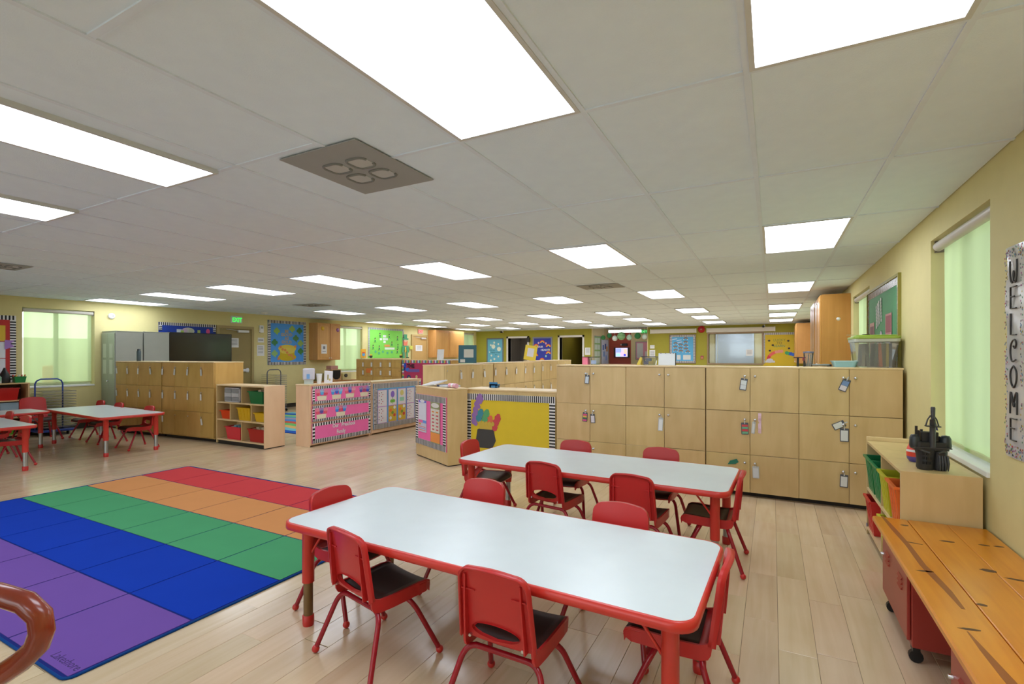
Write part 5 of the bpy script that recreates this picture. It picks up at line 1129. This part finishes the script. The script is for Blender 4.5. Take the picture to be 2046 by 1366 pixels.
t = thing('toy_ball', 'red, white and purple toy behind the black toy fortress', 'toy', (.765, 3.78, .70), 0); t.scale = (.55, .55, .55); MB().lathe([(.05, 0), (.075, .03), (.08, .06)], (0, 0, 0), 12).build('purple_base', P((96, 84, 160), .4), t); MB().lathe([(.08, .06), (.082, .11)], (0, 0, 0), 12).build('red_band', P((230, 70, 50), .4), t); MB().lathe([(.082, .11), (.08, .135)], (0, 0, 0), 12).build('white_band', WHITE, t); MB().lathe([(.08, .135), (.06, .19), (.001, .21)], (0, 0, 0), 12).build('red_dome', P((230, 74, 54), .4), t)

# things on the right locker banks (z = 1.235)
ZT = 1.2355
t = thing('storage_tub', 'tall clear plastic bin with a lime green lid on the right lockers at the wall', 'bin', (.80, 5.44, ZT), 0)
b = MB()
def taper(b, w0, d0, w1, d1, z0, z1, mi=0):
    r0 = rrect(-w0/2, w0/2, -d0/2, d0/2, .03, 3); r1 = rrect(-w1/2, w1/2, -d1/2, d1/2, .03, 3); n = len(r0)
    b.add([(x, y, z0) for x, y in r0]+[(x, y, z1) for x, y in r1], [(i, (i+1) % n, n+(i+1) % n, n+i) for i in range(n)]+[list(range(n-1, -1, -1))], mi, False)
taper(b, .26, .33, .32, .39, 0, .235); b.build('clear_body', TUBP, t)
b = MB(); taper(b, .33, .40, .335, .405, .225, .25); b.build('rim', P((196, 200, 190), .4), t)
b = MB(); b.slab(rrect(-.172, .172, -.21, .21, .04, 3), .25, .272).slab(rrect(-.15, .15, -.19, .19, .04, 3), .272, .284); b.build('lid', P((150, 176, 70), .4), t, bevel=.004)
for k, (x, c, a) in enumerate(((-.09, (150, 150, 140), .1), (-.05, (120, 122, 116), -.15), (0, (96, 98, 94), .12), (.04, (228, 110, 60), -.12), (.085, (206, 186, 90), .04), (.105, (90, 100, 130), .0))): MB().box(-.012, .012, -.12, .12, .006, .21).build('folder', P(c, .6), t, (x, 0, .0), rot=(0, a*.5, 0))
t = thing('scissors', 'pair of scissors and papers lying on the lime green lid', 'scissors', (.70, 5.40, ZT+.287), .3); MB().box(-.11, .02, -.004, .004, 0, .004).box(-.10, .02, .008, .014, 0, .004).build('blades', CHROME, t); MB().tube([(.02+.028+.028*math.cos(a), .004+.02*math.sin(a), .005) for a in [q*PI/5 for q in range(11)]], .005, 6).build('handle', BLACK, t)
t = thing('wash_tub', 'shallow pale blue tub on the right lockers beside the clear bin', 'tub', (.58, 5.42, ZT), 0)
b = MB(); taper(b, .155, .24, .185, .27, 0, .05); b.build('tub_body', P((150, 200, 216), .4), t); b = MB(); taper(b, .19, .275, .2, .285, .046, .056); b.build('rim', P((170, 216, 230), .35), t)
t = thing('pitcher', 'clear pitcher with a grey lid and tools on the right lockers', 'pitcher', (.305, 5.5, ZT), 0); MB().lathe([(.032, 0), (.034, .01), (.043, .13)], (0, 0, 0), 16).build('clear_body', CLEAR, t); MB().lathe([(.046, .128), (.046, .142), (.001, .146)], (0, 0, 0), 16).build('lid', P((96, 100, 116), .4), t)
for x, a in ((-.012, .12), (.008, -.1), (.016, .02)): MB().box(-.004, .004, -.004, .004, .003, .115).build('utensil', P((120, 126, 130), .4), t, (x, 0, 0), rot=(0, a, 0))
t = thing('folded_grey_hose', 'coiled grey strap lying beside the clear pitcher', 'strap', (.40, 5.48, ZT+.012), 0); MB().tube([(.035*math.cos(q*.6)*(1+q*.05), .03*math.sin(q*.6)*(1+q*.05), .002*q/8) for q in range(24)], .008, 6).build('strap_coil', P((130, 140, 136), .5), t); MB().box(.05, .09, -.01, .02, -.01, .01).build('buckle', BLACK, t)
t = thing('small_toys', 'black and red toy figure stand on the right lockers left of the pitcher', 'toy', (.225, 5.45, ZT), 0); MB().box(-.02, .0, -.01, .01, 0, .085).box(.035, .05, -.01, .01, 0, .055).build('post', BLACK, t); MB().box(-.045, .055, -.008, .008, .08, .09).build('crossbar', P((70, 40, 60), .5), t); MB().box(.028, .044, -.009, .009, .055, .085).build('red_piece', P((120, 40, 50), .5), t)
t = thing('whiteboard', 'small white dry erase board standing on the right lockers', 'whiteboard', (-1.09, 5.46, ZT), 0, rot=(-.08, 0, 0)); MB().box(0, .175, 0, .008, 0, .13).build('board_face', P((222, 228, 236), .3), t, bevel=.002); 
for x in (.02, .07, .12, .15): MB().box(x, x+.012, -.004, .012, .125, .134).build('clip', P((120, 110, 120), .5), t)
MB().box(.175, .182, 0, .014, 0, .132).build('edge_strip', DARK, t)
t = thing('storage_tub', 'clear bin of yellow and blue toys on the right lockers beside the small white board', 'bin', (-1.19, 5.5, ZT), 0); b = MB(); taper(b, .13, .14, .15, .17, 0, .09); b.build('clear_body', CLEAR, t); b = MB(); taper(b, .155, .175, .165, .18, .088, .096); b.build('rim', P((70, 76, 90), .4), t)
for x, z, c in ((-.03, .01, (40, 70, 140)), (.02, .01, (216, 190, 60)), (-.01, .04, (50, 100, 160))): MB().box(x-.025, x+.025, -.03, .03, z, z+.035).build('toy_block', P(c, .5), t)
t = thing('folded_card', 'yellow folded card standing left of the bin of toys on the right lockers', 'card', (-1.285, 5.44, ZT), 0); MB().add([(-.035, 0, 0), (.0, 0, 0), (.03, .02, .085), (.0, .02, .088), (.0, .06, 0), (.035, .06, 0)], [(0, 1, 2, 3), (3, 2, 5, 4)]).build('card_sheet', P((214, 190, 70), .6), t)
t = thing('paper_box', 'pink paper box on the right lockers at their left end', 'box', (-1.92, 5.5, ZT), 0); MB().box(-.03, .035, -.05, .05, 0, .085).build('box_body', P((236, 130, 160), .6), t); MB().box(-.035, .04, -.055, .055, .085, .092).build('lid', DARK, t)
t = thing('storage_tub', 'clear tub with dark rim on the right lockers beside the pink box', 'bin', (-1.81, 5.5, ZT), 0); b = MB(); taper(b, .10, .1, .125, .12, 0, .085); b.build('clear_body', CLEAR, t); b = MB(); taper(b, .13, .125, .135, .13, .083, .09); b.build('rim', P((60, 66, 76), .4), t); MB().box(-.03, .03, -.058, -.056, .01, .05).build('label', P((150, 170, 206), .5), t)

# things on the middle and low units
t = thing('book_stand', 'teal book standing open on the near middle lockers', 'book', (-4.5, 6.95, 1.217), math.radians(30), None, (-.14, 0, math.radians(30))); MB().box(-.15, .15, 0, .03, 0, .3).build('cover', P((24, 92, 108), .4), t, bevel=.003); MB().box(-.06, .1, -.003, 0, .09, .23).build('picture', P((206, 206, 196), .5), t); MB().box(-.12, -.04, -.003, 0, .01, .06).build('label', P((216, 214, 206), .5), t)
t = thing('book_stand', 'yellow book with white picture on the middle lockers before the dark blue board', 'book', (-4.6, 9.55, 1.237), math.radians(20), None, (-.1, .16, math.radians(20))); MB().box(-.14, .12, 0, .03, 0, .32).build('cover', P((224, 196, 56), .4), t, bevel=.003); MB().box(-.08, .06, -.003, 0, .08, .26).build('picture', P((214, 210, 214), .5), t)
t = thing('toy_chair', 'small blue toy peeking above the yellow pot board unit', 'toy', (-3.12, 5.45, .932), 0); MB().box(-.06, .05, -.03, -.01, 0, .07).build('back', P((40, 110, 160), .4), t); MB().box(-.06, .05, -.03, .05, .03, .045).build('seat', P((50, 120, 170), .4), t); MB().box(-.055, -.035, -.03, .05, 0, .03).box(.03, .045, -.03, .05, 0, .03).build('leg', P((30, 50, 70), .4), t)
t = thing('towel_dispenser', 'white towel dispenser on the pink board unit, left end', 'dispenser', (-6.10, 5.10, .9155), 0.7); MB().box(-.08, .08, -.05, .05, .06, .235).build('housing', P((206, 204, 216), .35), t, bevel=.015); MB().box(-.06, .06, -.035, .04, 0, .06).build('foot', P((190, 200, 196), .4), t); MB().box(-.022, .022, -.056, -.05, .08, .15).build('blue_label', P((120, 170, 226), .5), t)
t = thing('paper_cone', 'white paper cup beside the towel dispenser on the pink board unit', 'cup', (-6.02, 5.22, .9155), 0); MB().lathe([(.03, 0), (.042, .15)], (0, 0, 0), 14).build('cup_body', WHITE, t); MB().lathe([(.044, .145), (.044, .152), (.036, .152)], (0, 0, 0), 14).build('lip', WHITE, t)
t = thing('picture_stand', 'white picture card leaning on the pink board unit', 'picture', (-6.05, 5.42, .9155), math.radians(70), None, (-.15, .1, math.radians(70))); MB().box(-.065, .065, 0, .006, 0, .19).build('card', P((232, 230, 236), .4), t); MB().box(-.02, 0, -.002, 0, .05, .13).build('print', P((160, 150, 90), .6), t); MB().box(.01, .03, -.002, 0, .04, .07).build('print', P((206, 180, 90), .6), t)
# play table along the left wall with toys, blue chair
t = thing('play_table', 'low wooden play table by the left window behind the pink board unit', 'table', FL(9.0, 0, .62)[0], LA); MB().box(0, 1.55, 0, .5, .62, .66).build('tabletop', P((176, 120, 66), .45), t)
for x in (.05, 1.5):
    for y in (.05, .45): MB().box(x-.03, x+.03, y-.03, y+.03, 0, .62).build('leg', P((170, 116, 64), .45), t)
t = thing('toy_oven', 'wooden toy with a black rounded front and pinkish top on the play table', 'toy', FL(9.75, .66, .4)[0], LA); MB().box(-.16, .16, -.1, .15, 0, .30).build('body', MAPLE, t); MB().prism([(-.13, .28), (.13, .28), (.13, .12), (.1, .06), (.04, .03), (-.04, .03), (-.1, .06), (-.13, .12)], -.115, -.1).build('black_front', BLACK, t); MB().box(-.14, .1, -.05, .14, .30, .40).build('pink_box', P((190, 140, 130), .5), t)
t = thing('toy_box', 'patterned toy box at the left of the play table', 'toy', FL(9.3, .66, .35)[0], LA); MB().box(-.12, .1, -.08, .1, 0, .2).build('box_body', P((130, 120, 70), .5), t); MB().box(-.05, .02, -.083, -.08, .03, .17).build('band', P((206, 176, 70), .5), t)
t = thing('toy_camera', 'cream toy camera box at the right of the play table', 'toy', FL(10.2, .66, .35)[0], LA); MB().box(-.15, .15, -.06, .08, .0, .18).build('body', P((206, 196, 140), .5), t); MB().lathe([(.05, -.09), (.05, -.06)], (-.05, 0, .12), 12, 0, 'y').build('lens', P((60, 56, 50), .4), t)
t = thing('plastic_chair', 'pale blue plastic chair by the left window', 'chair', FL(10.75, 0, .75)[0], LA); bl = P((120, 146, 220), .4); b = MB(); b.prism([(-.16, .35), (.16, .35), (.12, .68), (.08, .72), (-.1, .72), (-.13, .68)], .1, .13); b.build('backrest', bl, t); MB().box(-.17, .17, -.2, .12, .33, .36).build('seat', bl, t, bevel=.01)
for x in (-.14, .14):
    for y in (-.17, .09): MB().box(x-.02, x+.02, y-.02, y+.02, 0, .33).build('leg', bl, t)
tag(MB().tube([(0, 0, 0), (0, 0, 1.25)], .012, 8).build('broom_stick', P((110, 60, 36), .5), None, (-10.12, 10.1, 0)), 'thin brown stick standing left of the small brown lockers', 'stick')
# unit with the pink garden board
t = box_unit('shelf unit behind the art board whose back carries the crimson board', (-8.47, 10.0, 0), 0, 1.52, .36, 1.225, BIRCH_L)
t = board('crimson board with rainbow striped border and blue butterfly beside the small lockers', ((-8.46, 9.99, .4), 0), 1.5, .82, (184, 52, 92), 0)
b = MB(); cols = [P(c, .6) for c in ((90, 130, 160), (90, 150, 100), (206, 180, 80), (206, 90, 90), (150, 100, 150), (220, 220, 220))]
for k in range(50): b.box(.03*k, .03*k+.03, -.0155, -.0125, .75, .82, k % 6)
b.build('striped_border', cols, t); b = MB(); [b.box(0, .06, -.0155, -.0125, .03*k, .03*k+.03, k % 6) for k in range(25)]; b.build('striped_border', cols, t); b = MB(); [b.box(1.44, 1.5, -.0155, -.0125, .03*k, .03*k+.03, k % 6) for k in range(25)]; b.build('striped_border', cols, t)
cut(t, 'butterfly_cutout', [(ell(.1, .68, .04, .07), (30, 80, 190)), (ell(.18, .58, .07, .05), (60, 110, 206)), (ell(.08, .6, .03, .05), (20, 50, 140))]); cut(t, 'flower_cutout', [(ell(.22, .38, .07, .07, 7), (70, 60, 110)), (ell(.23, .37, .03, .03, 6), (190, 170, 80))]); cut(t, 'flower_cutout', [(ell(.47, .4, .04, .05, 5), (206, 180, 130))])
textmesh('THE', .13, 'paper_letters', P((50, 16, 30), .6), t, (.28, -.0165, .63), bold=.006); cut(t, 'word_strip', [(rc(.2, .56, .52, .59), (112, 90, 160))])
t = thing('paper_stand', 'white sheet standing above the crimson board unit', 'paper', (-7.35, 10.1, 1.226), 0, None, (-.1, 0, 0)); MB().box(-.1, .1, 0, .01, 0, .27).build('sheet', WHITE, t); MB().box(-.11, .11, .01, .05, 0, .02).build('foot', GREY, t)
t = thing('tablet_tray', 'white curved tray lying on the crimson board unit', 'tray', (-7.05, 10.15, 1.226), 0); MB().slab(rrect(-.3, .3, -.1, .1, .05, 3), 0, .02).build('tray_body', WHITE, t, bevel=.005); MB().slab(rrect(-.25, .25, -.07, .07, .04, 3), .02, .024).build('insert', DARK, t)
# striped rug glimpsed between the cubby and the pink unit
t = thing('area_rug', 'small rug with wavy blue, red and green stripes behind the cubby shelf', 'rug', (-8.4, 5.75, 0), math.radians(0)); MB().slab(rrect(-1.6, 1.7, 0, 2.6, .05, 3), .0005, .006).build('backing', P((30, 70, 150), .9, 0, .1), t)
cs = [(40, 90, 180), (120, 190, 200), (220, 180, 110), (110, 190, 110), (206, 90, 70), (70, 140, 200), (160, 150, 180), (90, 170, 170), (150, 200, 120)]
for k in range(13):
    z0 = .02+k*.195; n_ = 24; lo = [(-1.58+3.26*i/n_, z0+.035*math.sin(i*.9+k)*(0 if k == 0 else 1)) for i in range(n_+1)]; hi = [(-1.58+3.26*i/n_, z0+.195+.035*math.sin(i*.9+k+1)*(0 if k == 12 else 1)) for i in range(n_+1)]
    MB().slab(lo+hi[::-1], .0055, .0085+.0001*k).build('wavy_stripe', P(cs[k % 9], .9, 0, .1), t)

# yellow panel outside the left window, seen through the blind
t = thing('sign_board', 'orange yellow board outdoors seen through the left blind', 'board', (-12.1, 4.05, -.1), PI/2-.1); MB().box(.05, .27, 0, .05, .0, 1.25).build('panel_board', P((255, 160, 20), .5), t, bevel=.02); MB().box(.0, .32, .05, .1, .2, .3).build('cross_rail', P((230, 170, 50), .5), t)

# bentwood armchair whose arm reaches into the lower left corner
ac = thing('armchair', 'glossy red brown bentwood arm of a chair cut off at the lower left corner', 'chair', (0, 0, 0)); BW = wood('red_brown_lacquer', (118, 42, 20), (150, 58, 28), (6, 6, 6), .25, .02, False, .5)
Rv = Vector((cg, sg, 0)); Fv = Vector((-sg, cg, 0)); Zv = Vector((0, 0, 1))
def loc3(lat, dep, z): return Rv*lat+Fv*dep+Zv*z
for k, (dep, nm) in enumerate(((1.15, 'arm'), (.58, 'arm'))):
    lo = -.55 if k == 0 else -.55
    pts = [loc3(-1.95, dep, .80), loc3(-1.55, dep, .802), loc3(-1.30, dep, .797), loc3(-1.20, dep, .787), loc3(-1.13, dep, .765), loc3(-1.098, dep, .735), loc3(-1.093, dep, .70), loc3(-1.105, dep, .665), loc3(-1.14, dep, .63), loc3(-1.20, dep, .59), loc3(-1.30, dep, .525), loc3(-1.42, dep, .44), loc3(-1.5, dep, .25), loc3(-1.5, dep, .0)]
    MB().tube(pts, [.02, .022, .023, .024, .025, .025, .025, .025, .025, .025, .025, .025, .023, .021], 12).build(nm, BW, ac)
    MB().tube([loc3(-1.95, dep, 0), loc3(-1.95, dep, .5), loc3(-1.99, dep, 1.05)], .02, 10).build('rear_post', BW, ac)
b = MB(); q = [loc3(-1.46, .6, .40), loc3(-1.46, 1.13, .40), loc3(-1.95, 1.13, .38), loc3(-1.95, .6, .38)]; b.add(q+[p+Zv*.05 for p in q], [(3, 2, 1, 0), (4, 5, 6, 7), (0, 1, 5, 4), (1, 2, 6, 5), (2, 3, 7, 6), (3, 0, 4, 7)]); b.build('seat', P((90, 50, 34), .5), ac, bevel=.01)
b = MB(); q = [loc3(-1.945, .6, .6), loc3(-1.945, 1.13, .6), loc3(-1.985, 1.13, 1.03), loc3(-1.985, .6, 1.03)]; b.add(q+[p-Rv*.02 for p in q], [(0, 1, 2, 3), (7, 6, 5, 4), (0, 4, 5, 1), (1, 5, 6, 2), (2, 6, 7, 3), (3, 7, 4, 0)]); b.build('backrest', BW, ac)
# dark sensor and small ceiling pieces
